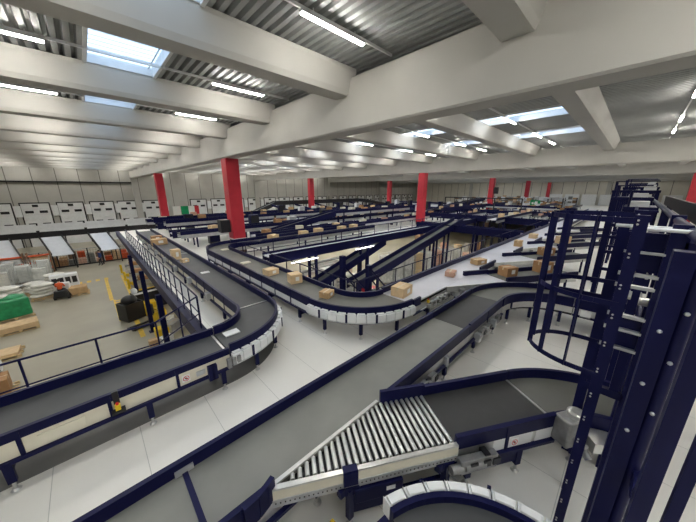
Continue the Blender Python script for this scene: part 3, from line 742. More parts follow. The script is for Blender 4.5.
parcel('wide orange-brown carton near the far end of the belt arm', 2.95, 20.2, ZB, .8, .55, .35, 0, 'card')
parcel('brown carton behind the wide carton at the arm end', 3.1, 22.0, ZB, .6, .5, .3, 0, 'card2')
parcel('flat box on the pale belt opposite the first merge bed', 10.1, 4.62, ZB, .46, .36, .2, 15, 'pink')
parcel('longer flat box on the pale belt just beyond the first merge bed', 12.7, 4.55, ZB, .60, .42, .24, -20, 'card')
parcel('brown box on the first spur belt', 11.75, 3.05, .86, .55, .45, .36, -25, 'card2')
parcel('brown box farther down the first spur belt, near the cage', 13.3, 2.2, .86, .5, .5, .45, -28, 'card2')
parcel('small tan box on the pale belt far beyond the second merge bed', 18.6, 4.5, ZB, .5, .4, .35, 5, 'card')
parcel('brown box on the second spur belt', 17.0, 2.8, .86, .6, .5, .4, -30, 'card2')
parcel('tan box on the third spur belt', 21.6, 2.8, .86, .7, .5, .45, -30, 'card3')
parcel('pale box lying on the pale belt near the third merge bed', 22.5, 4.6, ZB, .6, .45, .3, 0, 'card3')
for i, (x, y) in enumerate(((11.5, 16.9), (13.0, 17.0), (15.4, 16.9), (16.7, 16.8), (9.0, 16.9))):
    parcel('pale parcel on the belt behind the nearest red column, %s from the column' % ordn[[1, 2, 3, 4, 0][i]], x, y, ZB, .62, .5, .32 + .05 * (i % 2), 7 * i - 10, 'card3', 'cardboard_box', False)

# ------------------------------------------------------------------ floor opening: inclines, belts across, roll containers
conveyor('incline belt climbing out of the floor opening up to the belts at the right', (11.0, 11.2), (25.0, 11.2), .8, -1.55, 'belt_olive', .3, .3, leg=(2, 9), z1=1.35, lz=GZ, name='incline_conveyor', frame='navy', det=False)
conveyor('shorter dark incline belt rising under the long light-edged belt', (9.2, 13.3), (16.4, 13.3), .8, -1.9, 'belt_dark', .25, .25, leg=(1.5, 5), z1=.3, lz=GZ, name='incline_conveyor', frame='navy', det=False)
conveyor('long navy belt with a light top edge crossing the floor opening', (6.4, 12.95), (44, 12.95), .7, .80, 'belt_white', .12, .12, leg=(3, 7.6, 17.5, 29), lz=GZ, frame='navy', det=False, fh=.3)
conveyor('navy belt crossing the opening towards the dock wall, on dark posts', (23.7, 4.4 + 1.2), (23.7, 14.6), .8, .9, 'belt_white', .2, .2, leg=(.8, 3.4, 6), lz=GZ, frame='navy', det=False, fh=.3)
conveyor('second navy belt on dark posts crossing the opening, farther right', (33, 5.6), (33, 35), .8, 1.0, 'belt_white', .2, .2, leg=(1, 4, 7), lz=GZ, frame='navy', det=False, fh=.3)
MB().tube((0, 0, 0), (1.8, 0, 0), .03, 6).build('tube_lamp', 'lamp2', None, (12.6, 12.42, .28)); tag(COL.objects[-1], 'lit tube lamp under the light-edged belt, right one', 'lamp')
MB().tube((0, 0, 0), (1.8, 0, 0), .03, 6).build('tube_lamp', 'lamp2', None, (7.6, 12.42, .28)); tag(COL.objects[-1], 'lit tube lamp under the light-edged belt, left one', 'lamp')
def roll_cage(label, x, y, z, rz=0, fill='wrap', h=1.8, group=None, name='roll_container', w=.8, d=.7):
    t = thing(name, label, 'roll container', (x, y, z), R(rz), group)
    MB().box(-w / 2, w / 2, -d / 2, d / 2, .14, .18).build('base', 'steel', t)
    m = MB()
    for sx in (-1, 1):
        for sy in (-1, 1): m.tube((sx * w / 2, sy * d / 2, .16), (sx * w / 2, sy * d / 2, h), .02, 6)
    for zz in (h, h * .66, h * .36):
        for a, b in (((-1, -1), (1, -1)), ((1, -1), (1, 1)), ((1, 1), (-1, 1)), ((-1, 1), (-1, -1))): m.tube((a[0] * w / 2, a[1] * d / 2, zz), (b[0] * w / 2, b[1] * d / 2, zz), .012, 5)
    for i in range(1, 7):
        xx = -w / 2 + w * i / 7
        m.tube((xx, -d / 2, .18), (xx, -d / 2, h), .007, 4); m.tube((xx, d / 2, .18), (xx, d / 2, h), .007, 4)
        yy = -d / 2 + d * i / 7
        m.tube((-w / 2, yy, .18), (-w / 2, yy, h), .007, 4); m.tube((w / 2, yy, .18), (w / 2, yy, h), .007, 4)
    m.build('mesh_cage', 'wire', t)
    for sx in (-1, 1):
        for sy in (-1, 1): MB().tube((sx * (w / 2 - .08) - .02, sy * (d / 2 - .08), .06), (sx * (w / 2 - .08) + .02, sy * (d / 2 - .08), .06), .06, 10).build('wheel', 'rubber', t)
    if fill:
        f = MB(); z0 = .18; k = 0
        while z0 < h * .86:
            hh = random.uniform(.28, .5); hh = min(hh, h * .95 - z0); o = random.uniform(.0, .04)
            f.box(-w / 2 + .05 + o, w / 2 - .05, -d / 2 + .05, d / 2 - .05 - o, z0, z0 + hh - .012); z0 += hh
        f.build('wrapped_load', fill, t, None, .015)
    return t
fills = ['wrap', 'wrap', 'wrap', 'card3', 'wrap', 'pink', 'wrap', 'wrap']
for i in range(8):
    roll_cage('tall wire roll container of wrapped goods in the opening, %s from the left' % ordn[i], 19.2 + 1.08 * i, 15.0 - .42 * i, GZ, -20, fills[i], 2.75, 'roll containers in the opening', w=1.1, d=1.0)
for i, (x, y) in enumerate(((31.2, 12.9 - 2), (37, 12), (34.5, 8.6), (27.5, 8.2))):
    t = thing('yellow_bollard', 'yellow guard post on the ground floor in the opening, %s from the left' % ['second', 'fourth', 'third', 'first'][i], 'bollard', (x, y, GZ))
    MB().box(-.3, .3, -.3, .3, 0, 1.4).build('guard', 'yellow', t, None, .03); MB().box(-.12, .12, -.12, .12, 1.4, 4.0).build('post', 'black', t)
# things on the ground inside the opening
spots = []
for i in range(34):
    x = random.uniform(9, 40); y = random.choice([7.6, 9, 12.2, 14.2, 16, 18]) + random.uniform(-.4, .4)
    if 17 < x < 31 and 11 < y < 19: continue
    if any(abs(x - q[0]) < 1.5 and abs(y - q[1]) < 1.2 for q in spots): continue
    spots.append((x, y)) if not (x < 19 and y > 8.8) else None
spots.sort(key=lambda q: q[0] ** 2 + q[1] ** 2)
for i, (x, y) in enumerate(spots):
    a = random.uniform(.5, 1.2)
    parcel('%s in the floor opening, %s of its kind from the camera' % (['brown carton', 'pale wrapped carton', 'pink-brown carton', 'grey crate'][i % 4], ordn[i // 4]), x, y, GZ, a, a * .8, random.uniform(.5, 1.5), random.uniform(0, 90), ['card2', 'card3', 'pink', 'steel'][i % 4], 'cardboard_box', False, 'goods stored in the opening')
hs = sorted([(10.3, 10.4), (11.9, 9.6), (9.6, 12.2), (11.2, 14.6), (13.0, 15.8), (14.6, 15.2), (12.2, 18.0), (14.8, 18.3), (16.4, 17.4), (17.8, 19.4)], key=lambda q: q[0] ** 2 + q[1] ** 2)
for i, (x, y) in enumerate(hs):
    roll_cage('wire roll container in the left part of the floor opening, %s from the camera' % ordn[i], x, y, GZ, 25 * i, ['wrap', 'card3', 'steel', 'pink', 'wrap'][i % 5], 1.5 + .2 * (i % 3), 'roll containers in the left part of the opening', w=1.1, d=.9)
for i, (x, y) in enumerate(((10.2, 16.4), (13.6, 20.6), (16, 22.3))):
    t = conveyor('grey ground-floor conveyor in the shade below the belts, %s from the camera' % ordn[i], (x, y), (x + 4.5, y), .9, .8, 'belt_dark', .12, .12, leg=(.6, 3.8), guardmat='steel', det=False)
    t.location.z = GZ
for i, (x, y) in enumerate(((13.2, 12.2), (12.2, 10.2))):
    t = thing('tug_cart', 'small red cart on the ground floor of the opening' if i == 0 else 'pale grey cart on the ground floor of the opening', 'cart', (x + 3, y + 2.2, GZ), .4)
    MB().box(-.7, .7, -.4, .4, .25, .35).build('deck', 'red' if i == 0 else 'steel', t); MB().box(-.75, -.68, -.4, .4, .3, 1.3).build('push_handle', 'red' if i == 0 else 'steel', t)
    for sx in (-.5, .5):
        for sy in (-.33, .33): MB().tube((sx, sy - .03, .12), (sx, sy + .03, .12), .12, 12).build('wheel', 'rubber', t)

# fill lamps added under the mezzanine to brighten the lower level
ul0 = None
for i, (x, y) in enumerate([(xx, yy) for yy in (4.5, 17.8, 23, 29, 35) for xx in (9, 14, 19, 24, 29, 34, 39)] ):
    z = -.55
    if ul0 is None:
        ul0 = thing('tube_lamp', '', 'lamp', (x, y, z), 0, 'fill lamps added below the mezzanine')  # fill lamp added to light the dark opening
        MB().box(-.9, .9, -.04, .04, .05, .09).build('lamp_housing', 'white', ul0); MB().box(-.88, .88, -.03, .03, .0, .05).build('diffuser', 'lamp', ul0)  # parts of the added fill lamp
        MB().box(-.6, -.58, -.01, .01, .09, .25).box(.58, .6, -.01, .01, .09, .25).build('hanger', 'steel', ul0)
        o = ul0
    else: o = dup(ul0, (x, y, z))
    o['label'] = 'added fill lamp below the mezzanine, %s row from the camera, %s from the left' % (ordn[i // 7], ordn[i % 7])

# ------------------------------------------------------------------ background: rows of conveyors on the mezzanine
BG = [  # p0, p1, z0, z1, width, label
    ((8.5, 19.0), (40, 19.0), .9, .9, .9, 'navy belt behind the parcel belt, first row beyond the nearest red column'),
    ((9.5, 20.4), (17.5, 20.4), .6, 2.0, .8, 'short rising navy belt beyond the nearest red column'),
    ((4.4, 21.8), (33, 21.8), 1.2, 1.2, .9, 'navy belt in the second row beyond the nearest red column'),
    ((4.4, 24.4), (46, 24.4), .9, .9, .9, 'navy belt in the third row beyond the nearest red column'),
    ((4.6, 27.2), (38, 27.2), 1.5, 1.5, .9, 'raised navy belt in the fourth row beyond the nearest red column'),
    ((4.4, 30), (52, 30), 1.0, 1.0, .9, 'navy belt in the fifth row beyond the nearest red column'),
    ((17.5, 20.4), (30, 20.4), 2.0, 2.0, .8, 'high navy belt continuing from the short rising belt'),
    ((4.6, 33), (48, 33), 1.3, 1.3, .9, 'navy belt in the sixth row beyond the nearest red column'),
    ((4.4, 35.6), (60, 36), .9, .9, .9, 'navy belt in the last row before the black sorter'),
    ((44, 6.5), (44, 34), 1.0, 1.0, .9, 'navy belt running away near the wide red column'),
    ((50, 8), (50, 36), 1.5, 1.5, .9, 'high navy belt running away behind the wide red column'),
    ((57, 6.5), (57, 30), 1.0, 1.0, .9, 'navy belt running away far behind the pale belt'),
    ((30, 10), (46, 10), 1.15, 1.15, .9, 'navy belt continuing from the top of the incline'),
    ((34, 18.2), (60, 18.2), 1.6, 1.6, .9, 'high navy belt right of the wide red column'),
    ((36, 15.8), (70, 15.8), .9, .9, .9, 'low navy belt right of the wide red column'),
    ((46, 12.2), (80, 12.2), 1.2, 1.2, .9, 'navy belt in front of the dark portal frame'),
    ((40, 8.2), (75, 8.2), .9, .9, .9, 'pale-topped navy belt beside the far end of the pale belt'),
    ((36, 21.5), (58, 21.5), 1.0, 2.4, .9, 'long rising navy belt behind the wide red column'),
]
for i, (p, q, z, z1, w, lb) in enumerate(BG):
    L = (Vector(q) - Vector(p)).length
    conveyor(lb, p, q, w, z, 'belt_white' if i % 3 == 0 else 'belt_olive', .18, .18, leg=[1 + 4 * k for k in range(int((L - 1) / 4) + 1)], z1=z1, frame='navy' if i % 2 else 'steel', det=False, fh=.25, group=None)
rnd = random.Random(3)
short = ['first belt row beyond the nearest red column', '', 'second belt row beyond the nearest red column', 'third belt row beyond the nearest red column', 'fourth belt row beyond the nearest red column', 'fifth belt row beyond the nearest red column', 'high belt after the short rising belt', 'sixth belt row beyond the nearest red column',
         'last belt row before the black sorter', 'cross belt near the wide red column', 'high cross belt behind the wide red column', 'cross belt far behind the pale belt', 'belt at the top of the incline', 'high belt right of the wide red column', 'low belt right of the wide red column', 'belt before the dark portal frame', 'belt beside the far pale belt', '']
for i, (p, q, z, z1, w, lb) in enumerate(BG):
    if z1 != z: continue
    L = (Vector(q) - Vector(p)).length; k = 0; s = rnd.uniform(.5, 3)
    while s < L - 1 and k < 9:
        f = s / L; x = p[0] + (q[0] - p[0]) * f; y = p[1] + (q[1] - p[1]) * f
        h = rnd.uniform(.2, .5)
        o = MB().box(-.3, .3, -.22, .22, 0, h).build('parcel', rnd.choice(['card', 'card3', 'card2', 'white', 'cream', 'pink']), None, (x, y, z + .002), .01)
        o.rotation_euler = (0, 0, rnd.uniform(-.4, .4)); tag(o, '%s parcel from the start of the %s' % (ordn[k], short[i]), 'box', 'parcels on the distant belts'); s += rnd.uniform(1.6, 4.5); k += 1
# railings and light frames in the background
for i, (p, q) in enumerate((((6.3, 15.6), (30, 15.6)), ((8, 26), (40, 26)), ((9, 34.6), (40, 34.6)), ((42.5, 6.4), (42.5, 15)), ((46, 14), (70, 14)))):
    railing('thin navy railing in the background, %s' % ['along the far side of the floor opening', 'between the third and fourth belt rows', 'in front of the last belt row', 'at the far end of the floor opening', 'in front of the dark portal frame'][i], [p, q], 0, 1.1, 2.0, r=.03)
for i in range(26):
    x = 7.5 + (i % 13) * 3.6 + rnd.uniform(-.6, .6); y = (23.1, 31.6)[i // 13] + rnd.uniform(-.3, .3)
    h = rnd.uniform(1.2, 2.3)
    t = thing('control_cabinet', '%s control cabinet between the distant belt rows, %s row, %s from the left' % (['black', 'navy', 'pale grey'][i % 3], ['nearer', 'farther'][i // 13], ordn[i % 13]), 'cabinet', (x, y, 0), 0, 'control cabinets among the belts')
    MB().box(-.4, .4, -.25, .25, .08, h).build('cabinet_body', ['black', 'navy', 'white'][i % 3], t, None, .02)
    MB().box(-.36, .36, -.265, -.25, .14, h - .06).build('cabinet_door', ['navy', 'black', 'steel'][i % 3], t)
    MB().box(-.4, .4, -.25, .25, 0, .08).build('plinth', 'black', t)
# portal frame right of the wide column
pf = thing('portal_frame', 'thin black portal frame standing between the two red columns at the right', 'frame', (45.5, 17.3, 0))
for y in (-5.9, -2.2, 1.9, 5.8): MB().box(-.07, .07, y - .07, y + .07, 0, 2.85).build('post', 'black', pf)
MB().box(-.07, .07, -5.9, 5.8, 2.75, 2.9).build('top_beam', 'black', pf)
# racks with goods far away at the right
for i in range(12):
    x = 62 + (i % 4) * 5.5; y = 27 - (i // 4) * 5.5 - (i % 4) * 1.6
    t = thing('storage_rack', 'black storage rack filled with coloured boxes far in the background, %s row, %s rack' % (ordn[i // 4], ordn[i % 4]), 'rack', (x, y, 0), 0, 'distant storage racks')
    m = MB()
    for yy in (-2, 0, 2): m.box(-.5, -.4, yy - .05, yy + .05, 0, 2.3); m.box(.4, .5, yy - .05, yy + .05, 0, 2.3)
    m.build('upright', 'black', t)
    for k in range(3): MB().box(-.5, .5, -2, 2, .3 + .8 * k, .36 + .8 * k).build('shelf', 'steel', t)
    for k in range(3):
        for j in range(5):
            h = rnd.uniform(.3, .65)
            o = MB().box(-.4, .4, -.32, .32, 0, h).build('cardboard_box', rnd.choice(['card', 'card2', 'steel', 'white', 'white', 'belt_grey', 'steel', 'brown']), None, (x, y - 1.6 + .8 * j, .362 + .8 * k))
            tag(o, 'box %s from the right, %s shelf, %s rack of the %s distant rack row' % (ordn[j], ['low', 'middle', 'top'][k], ordn[i % 4], ordn[i // 4]), 'box', 'boxes on the distant racks')

# ------------------------------------------------------------------ black sorter along the dock wall with chutes
def sorter(label, p, q, z0, z1, w=1.3, leg=8., lz=GZ, cover=True):
    p = Vector((*p, 0)); q = Vector((*q, 0)); L = (q - p).length; d = q - p
    t = thing('sorter_line', label, 'sorter', p, math.atan2(d.y, d.x), 'black sorter lines')
    s = [(0, z0 - .45), (L, z1 - .45), (L, z1), (0, z0)]
    MB().side(s, -w / 2, w / 2).build('carrier_bed', 'black', t)
    MB().side([(a, b + (.08 if k > 1 else .5)) for k, (a, b) in enumerate(s)], -w / 2 + .1, w / 2 - .1).build('carrier_top', 'belt_dark', t)
    for sy in (-1, 1): MB().side([(0, z0), (L, z1), (L, z1 + .22), (0, z0 + .22)], min(sy * w / 2, sy * (w / 2 + .05)), max(sy * w / 2, sy * (w / 2 + .05))).build('side_guard', 'black', t)
    x = 1.5
    while x < L:
        zz = z0 + (z1 - z0) * x / L - .45
        for sy in (-1, 1): MB().box(x - .12, x + .12, sy * w / 2 - .12, sy * w / 2 + .12, lz, zz).build('leg', 'black', t)
        x += leg
    if cover:
        m = MB(); x = .5
        while x < L - 3: m.box(x, x + 3.55, w / 2 - .1, w / 2 + .05, z0 + .25, z0 + .95); m.box(x, x + 3.55, -w / 2 - .06, -w / 2 - .02, z0 + .2, z0 + .42); x += 3.8
        m.build('cover_panel', 'white', t)
    return t
sorter('black sorter line with pale covers along the dock doors above the loading hall', (-16, 45.2), (22, 45.2), -.55, -.55)
sorter('second black sorter line nearer the camera, above the loading hall behind the picket railing', (8.6, 40.7), (18, 40.7), -.9, -.9, 1.2, 6, GZ, False)
sorter('black sorter rising towards the raised loop in the middle distance', (18.2, 42.3), (23.3, 42.3), .1, 2.0, 1.1, 4, GZ, False)
sorter('raised black sorter loop in the middle distance, flat top stretch feeding pale chutes', (23.32, 42.3), (44, 42.3), 2.0, 2.0, 1.1, 6, GZ, False)
sorter('black sorter descending from the raised loop to the right', (44.02, 42.3), (60, 42.3), 2.0, -.3, 1.1, 6, GZ, False)
CH = [-11, -7.2, -3.4, .5, 4.4, 8.6, 12.6, 16.6, 20.6]
for i, x in enumerate(CH):
    t = thing('chute', 'white sliding chute hanging under the black dock sorter, %s from the left' % ordn[i], 'chute', (x, 44.4, 0), 0, 'white chutes under the dock sorter')
    MB().add([(-.85, 0, -.95), (.85, 0, -.95), (1.6, -2.4, -2.7), (-.1, -2.4, -2.7), (-.85, 0, -1.02), (.85, 0, -1.02), (1.6, -2.4, -2.77), (-.1, -2.4, -2.77)],
             [(0, 3, 2, 1), (4, 5, 6, 7), (0, 1, 5, 4), (1, 2, 6, 5), (2, 3, 7, 6), (3, 0, 4, 7)]).build('slide', 'chute', t)
    for a, b in ((-.85, -.1), (.85, 1.6)): MB().bar((a, 0, -.85), (b, -2.4, -2.6), .06, .35).build('side_guard', 'black', t)
    for a in (1.6, -.1): MB().bar((a, -2.4, -2.7), (a, -2.4, GZ), .12, .12).build('leg', 'black', t)
for i in range(5):
    x = 25.6 + 4.4 * i
    t = thing('chute', 'pale chute sloping from the lower sorter line behind the belts, %s from the left' % ordn[i], 'chute', (x - 3, 41.5, 0), 0, 'pale chutes of the middle sorter')
    MB().bar((0, 0, 1.55), (2.2, -3.4, .55), 1.1, .06).build('slide', 'chute', t)
    MB().bar((-.5, -.3, 1.62), (1.7, -3.7, .62), .1, .3).build('side_guard', 'navy', t)
    MB().box(2.05, 2.2, -3.3, -3.15, 0, .52).build('leg', 'navy', t)
# fence under the dock sorter
fc = thing('mesh_fence', 'black post fence with a pale top rail under the dock sorter', 'fence', (-12, 43.1, GZ))
for i in range(15): MB().box(i * 1.25 - .05, i * 1.25 + .05, -.05, .05, 0, 1.9).build('post', 'black', fc)
MB().box(0, 17.5, -.05, .05, .0, .14).build('bottom_rail', 'black', fc); MB().box(0, 17.5, -.04, .04, 1.8, 1.92).build('top_rail', 'steel', fc)
m = MB()
for i in range(70): m.box(i * .25 - .006, i * .25 + .006, -.01, .01, .14, 1.8)
for k in range(6): m.box(0, 17.5, -.008, .008, .3 + .26 * k, .312 + .26 * k)
m.build('mesh_panel', 'black', fc)
for i in range(46):
    x = -11.5 + (i % 23) * .78; y = 43.9 + (i // 23) * 1.3
    h = rnd.uniform(.5, 1.5)
    o = MB().box(-.33, .33, -.4, .4, 0, h).build('cardboard_box', rnd.choice(['card', 'card2', 'card3', 'pink', 'brown', 'belt_grey', 'orange']), None, (x, y, GZ), .015)
    tag(o, 'carton behind the black dock fence, %s row, %s from the left' % (['front', 'rear'][i // 23], ordn[i % 23]), 'box', 'cartons behind the dock fence')

# ------------------------------------------------------------------ loading hall on the ground floor
def pallet(t, w=1.2, d=.8, z=0.):
    m = MB()
    for i in range(5): yy = -d / 2 + (d - .1) * i / 4; m.box(-w / 2, w / 2, yy, yy + .1, z + .12, z + .144)
    for yy in (-d / 2, -.05, d / 2 - .1):
        for xx in (-w / 2, -.07, w / 2 - .14): m.box(xx, xx + .14, yy, yy + .1, z + .02, z + .12)
        m.box(-w / 2, w / 2, yy, yy + .1, z, z + .02)
    return m.build('pallet', 'wood', t)
def pal(label, x, y, rz=0, w=1.2, d=.8):
    t = thing('pallet', label, 'pallet', (x, y, GZ), R(rz)); m = pallet(t, w, d); m.name = 'deck_boards'; return t
for j, (x, y, n) in enumerate(((-3.7, 31.6, 4), (-4.2, 33.6, 3), (-3.0, 33.3, 5), (-5.4, 32.2, 4))):
    pal('wooden pallet under a stack of white sacks, %s' % ['beside the orange rider', 'behind the front sacks', 'under the tallest sacks', 'leftmost one with sacks'][j], x, y, 12 * j, 1.3, 1.1)
    for k in range(n):
        m = MB().ball((0, 0, .16), .68, .55, .17, 14, 8)
        o = m.build('white_sack', 'sack', None, (x + random.uniform(-.08, .08), y + random.uniform(-.08, .08), GZ + .15 + .27 * k)); o.rotation_euler = (0, 0, random.uniform(-.5, .5))
        tag(o, 'bulky white sack, %s in the stack %s' % (['lowest', 'second', 'third', 'fourth', 'top'][k], ['beside the orange rider', 'behind the front sacks', 'that is tallest', 'farthest left'][j]), 'sack', 'white sacks')
gp = pal('wooden pallet carrying the green wrapped load', -4.85, 28.0, 15, 1.7, 1.5)
gl = MB().box(-.8, .8, -.7, .7, 0, 1.25).build('wrapped_load', 'green', None, (-4.85, 28.0, GZ + .146), .12); gl.rotation_euler = (0, 0, R(15)); tag(gl, 'bulging green film-wrapped load on a pallet at the left edge', 'load')
MB().ball((.1, 0, 1.2), .6, .5, .3, 14, 8).build('load_top', 'green', gl)
MB().ball((-.2, .1, 1.4), .35, .35, .15, 10, 6).build('pale_top', 'sack', gl)
pal('bare wooden pallet pile end in front of the green load', -4.3, 25.2, 8, 1.6, 1.1)
for k in range(2):
    t = thing('plank_bundle', 'bundle of pale planks, %s' % ['lying nearest the green load', 'upper one on the bare pallets'][k], 'planks', (-4.3, 25.2 - .02 * k, GZ + .146 + .16 * k), R(8))
    m = MB()
    for i in range(7): m.box(-.8, .8, -.55 + .155 * i, -.55 + .155 * i + .14, 0, .15)
    m.build('planks', 'card3', t)
pal('wooden pallet lying at the left edge, planks on it', -4.55, 21.4, 0, 1.5, 1.2)
o = MB().box(-.65, .65, -.5, .5, 0, .12).build('wood_board', 'card3', None, (-4.55, 21.4, GZ + .146), .01); tag(o, 'pale wooden board on the pallet at the left edge', 'board')
o = MB().tube((-.9, 0, .3), (.9, 0, .3), .3, 16).build('film_roll', 'white', None, (-5.2, 19.7, GZ)); tag(o, 'thick white roll lying on the ground at the left edge', 'roll')
pal('wooden pallet under the opened cardboard box at the lower left', -4.2, 17.2, 5, 1.4, 1.1)
parcel('large cardboard box with white film on top at the lower left', -4.25, 17.25, GZ + .146, 1.1, .9, .65, 5, 'card2')
tag(MB().ball((0, 0, .1), .4, .35, .12, 10, 6).build('film_bundle', 'white', None, (-4.4, 17.3, GZ + .80)), 'crumpled white film on the large cardboard box', 'film')
for i in range(12):
    x = -4.1 - (i % 4) * 1.15; y = 36.6 + (i // 4) * 1.7
    roll_cage('wire roll container in the left block of the hall, %s row, %s from right' % (ordn[i // 4], ordn[i % 4]), x, y, GZ, 4 * (i % 3), ['wrap', None, 'sack', 'wrap', None][i % 5], 1.75, 'roll containers in the loading hall', w=1.0, d=.85)
for i, (x, y) in enumerate(((-6.3, 30.2), (-6.2, 25.4), (-7.2, 31.8))):
    roll_cage('wire cage %s' % ['behind the green load', 'left of the bare pallets', 'beside the leftmost sacks'][i], x, y, GZ, 10, [None, 'wrap', 'sack'][i], 1.7, 'roll containers in the loading hall')
for i in range(2):
    t = thing('storage_rack', 'brown rack with orange shelves before the dock fence, %s' % ['right one', 'left one', ''][i], 'rack', (0, 0, GZ))
    for xx in (-.8, .8): MB().box(xx - .05, xx + .05, -.35, .35, 0, 2.2).build('upright', 'brown', t)
    for zz in (.4, 1.1, 1.8): MB().box(-.8, .8, -.35, .35, zz, zz + .08).build('shelf', 'orange', t)
    t.location = (-4.4 - 1.9 * i, 41.9, GZ)
    for zz in (.48, 1.18):
        o = MB().box(-.6, .6, -.3, .3, 0, .5).build('cardboard_box', ['card', 'white', 'card2'][i], None, (-4.4 - 1.9 * i, 41.9, GZ + zz + .002), .02); tag(o, 'carton on the %s brown rack with orange shelves, %s shelf' % (['right', 'left', ''][i], 'low' if zz < 1 else 'upper'), 'box')

# floor markings
def mark(label, x0, x1, y0, y1, kind='floor marking'):
    o = MB().box(x0, x1, y0, y1, GZ, GZ + .004).build('floor_marking', 'ymark'); return tag(o, label, 'floor marking', None, 'structure')
mark('long yellow floor line in the loading hall', .08, .32, 27.2, 35.0)
mark('yellow floor line in front of the black truck', 1.0, 1.25, 18.8, 22.2)
for i in range(9): tag(mark('yellow bar of the hatched zone, %s from the near end' % ordn[i], .35, 1.25, 22.6 + .52 * i, 22.8 + .52 * i), None, None, 'hatched floor bars')
mark('yellow edge of the hatched zone', .28, .42, 22.3, 27.2)
for i in range(5): tag(mark('yellow dash in the broken floor line, %s from the left' % ordn[i], -2.4 + .62 * i, -2.1 + .62 * i, 34.2, 34.9), None, None, 'yellow floor dashes')
mark('yellow line beside the grey ground conveyors', 1.35, 1.5, 27, 35)

# grey ground conveyors with yellow bumpers
for i, y in enumerate((28.9, 31.8, 35.2)):
    t = conveyor('short grey ground-floor conveyor under the picket railing, %s from the camera' % ordn[i], (1.9, y), (5.8, y), 1.0, .75, 'belt_dark', .12, .12, leg=(.5, 3.2), guardmat='steel', det=False)
    t.location.z = GZ
    b = thing('bumper_bar', 'yellow bumper bar on the floor before the grey ground conveyor, %s from the camera' % ordn[i], 'bumper', (3.2, y - 1.25, GZ))
    MB().box(-1.5, 1.3, -.09, .09, .08, .32).build('bar', 'yellow', b, None, .03); MB().box(-1.4, -1.25, -.08, .08, 0, .1).box(1.05, 1.2, -.08, .08, 0, .1).build('foot', 'yellow', b)
    parcel('carton on the grey ground conveyor, %s from the camera' % ordn[i], 2.6, y, GZ + .755, .7, .6, .4, 10, 'card2', 'cardboard_box', False)
    tag(MB().tube((0, 0, 0), (0, 0, .9), .1, 10).build('yellow_bollard', 'yellow', None, (1.55, y + .6, GZ)), 'yellow floor post at the end of the grey ground conveyor, %s from the camera' % ordn[i], 'bollard')

# parked trucks
def truck(label, x, y, rz, body, h=1.25):
    t = thing('pallet_truck', label, 'truck', (x, y, GZ), R(rz))
    MB().box(-.45, .35, -.42, .42, .1, h * .72).build('body', body, t, None, .06)
    MB().box(-.42, .0, -.38, .38, h * .72, h * .82).build('battery_cover', 'yellow', t, None, .03)
    for s in (-1, 1):
        MB().box(.35, 1.6, s * .25 - .08, s * .25 + .08, .06, .13).build('fork', 'black', t)
        MB().tube((1.45, s * .25 - .05, .07), (1.45, s * .25 + .05, .07), .07, 10).build('wheel', 'rubber', t)
        MB().tube((-.25, s * .3 - .06, .12), (-.25, s * .3 + .06, .12), .12, 12).build('wheel', 'rubber', t)
    m = MB().tube((-.1, 0, h * .8), (-.5, 0, h * 1.15), .03, 8).tube((-.5, -.2, h * 1.15), (-.5, .2, h * 1.15), .025, 8); m.build('tiller', 'black', t)
    MB().box(.28, .36, -.36, .36, h * .6, h * 1.35).build('load_guard', 'black', t)
    return t
truck('black and yellow pallet truck parked beside the hatched floor zone', 2.15, 20.7, 200, 'yellow', 1.0)
def bin_(label, x, y, rz, w, d, h, fill):
    t = thing('waste_bin', label, 'bin', (x, y, GZ), R(rz))
    m = MB(); m.box(-w / 2, w / 2, -d / 2, -d / 2 + .05, .05, h); m.box(-w / 2, w / 2, d / 2 - .05, d / 2, .05, h); m.box(-w / 2, -w / 2 + .05, -d / 2, d / 2, .05, h); m.box(w / 2 - .05, w / 2, -d / 2, d / 2, .05, h); m.box(-w / 2, w / 2, -d / 2, d / 2, .03, .1)
    m.build('tub', 'black', t)
    MB().box(-w / 2 + .05, w / 2 - .05, -d / 2 + .05, d / 2 - .05, .1, h - .12).build('contents', fill, t)
    for s in (-1, 1): MB().tube((s * w * .4, -.05, .06), (s * w * .4, .05, .06), .06, 10).build('wheel', 'rubber', t)
bin_('large black bin filled with white material beside the mezzanine post', 2.2, 23.6, 10, 1.9, .9, 1.3, 'white')
bin_('black bin with dark sacks nearer the hatched floor zone', 1.0, 22.2, 25, 1.1, 1.0, 1.2, 'black')
tag(MB().ball((0, 0, .3), .45, .4, .32, 12, 8).build('dark_sack', 'black', None, (1.0, 22.2, GZ + 1.05)), 'full dark sack lying in the black bin', 'sack')
tag(MB().ball((0, 0, .15), .2, .2, .25, 10, 8).build('white_bag', 'white', None, (1.45, 23.9, GZ + 1.2)), 'small white bag on the rim of the large black bin', 'bag') 
tag(MB().box(-.5, .5, -.35, .35, 0, .9).build('yellow_crate', 'yellow', None, (1.9, 22.35, GZ), .03), 'yellow crate beside the black bins', 'crate')
for i, (x, y, m, a) in enumerate(((1.45, 17.3, 'card', .5), (2.0, 17.1, 'white', .6), (2.6, 18.4, 'steel', .9), (2.5, 19.4, 'wrap', .8))):
    parcel('%s on the ground floor under the mezzanine corner' % ['small carton beside the white one', 'small white carton', 'grey metal crate', 'pale wrapped carton'][i], x, y, GZ, a, a * .7, a * .7, 20 * i, m, 'cardboard_box', False)
tag(MB().box(-.35, .35, -.3, .3, 0, .5).build('yellow_crate', 'yellow', None, (2.0, 18.3, GZ), .03), 'low yellow crate under the corner of the picket railing', 'crate')

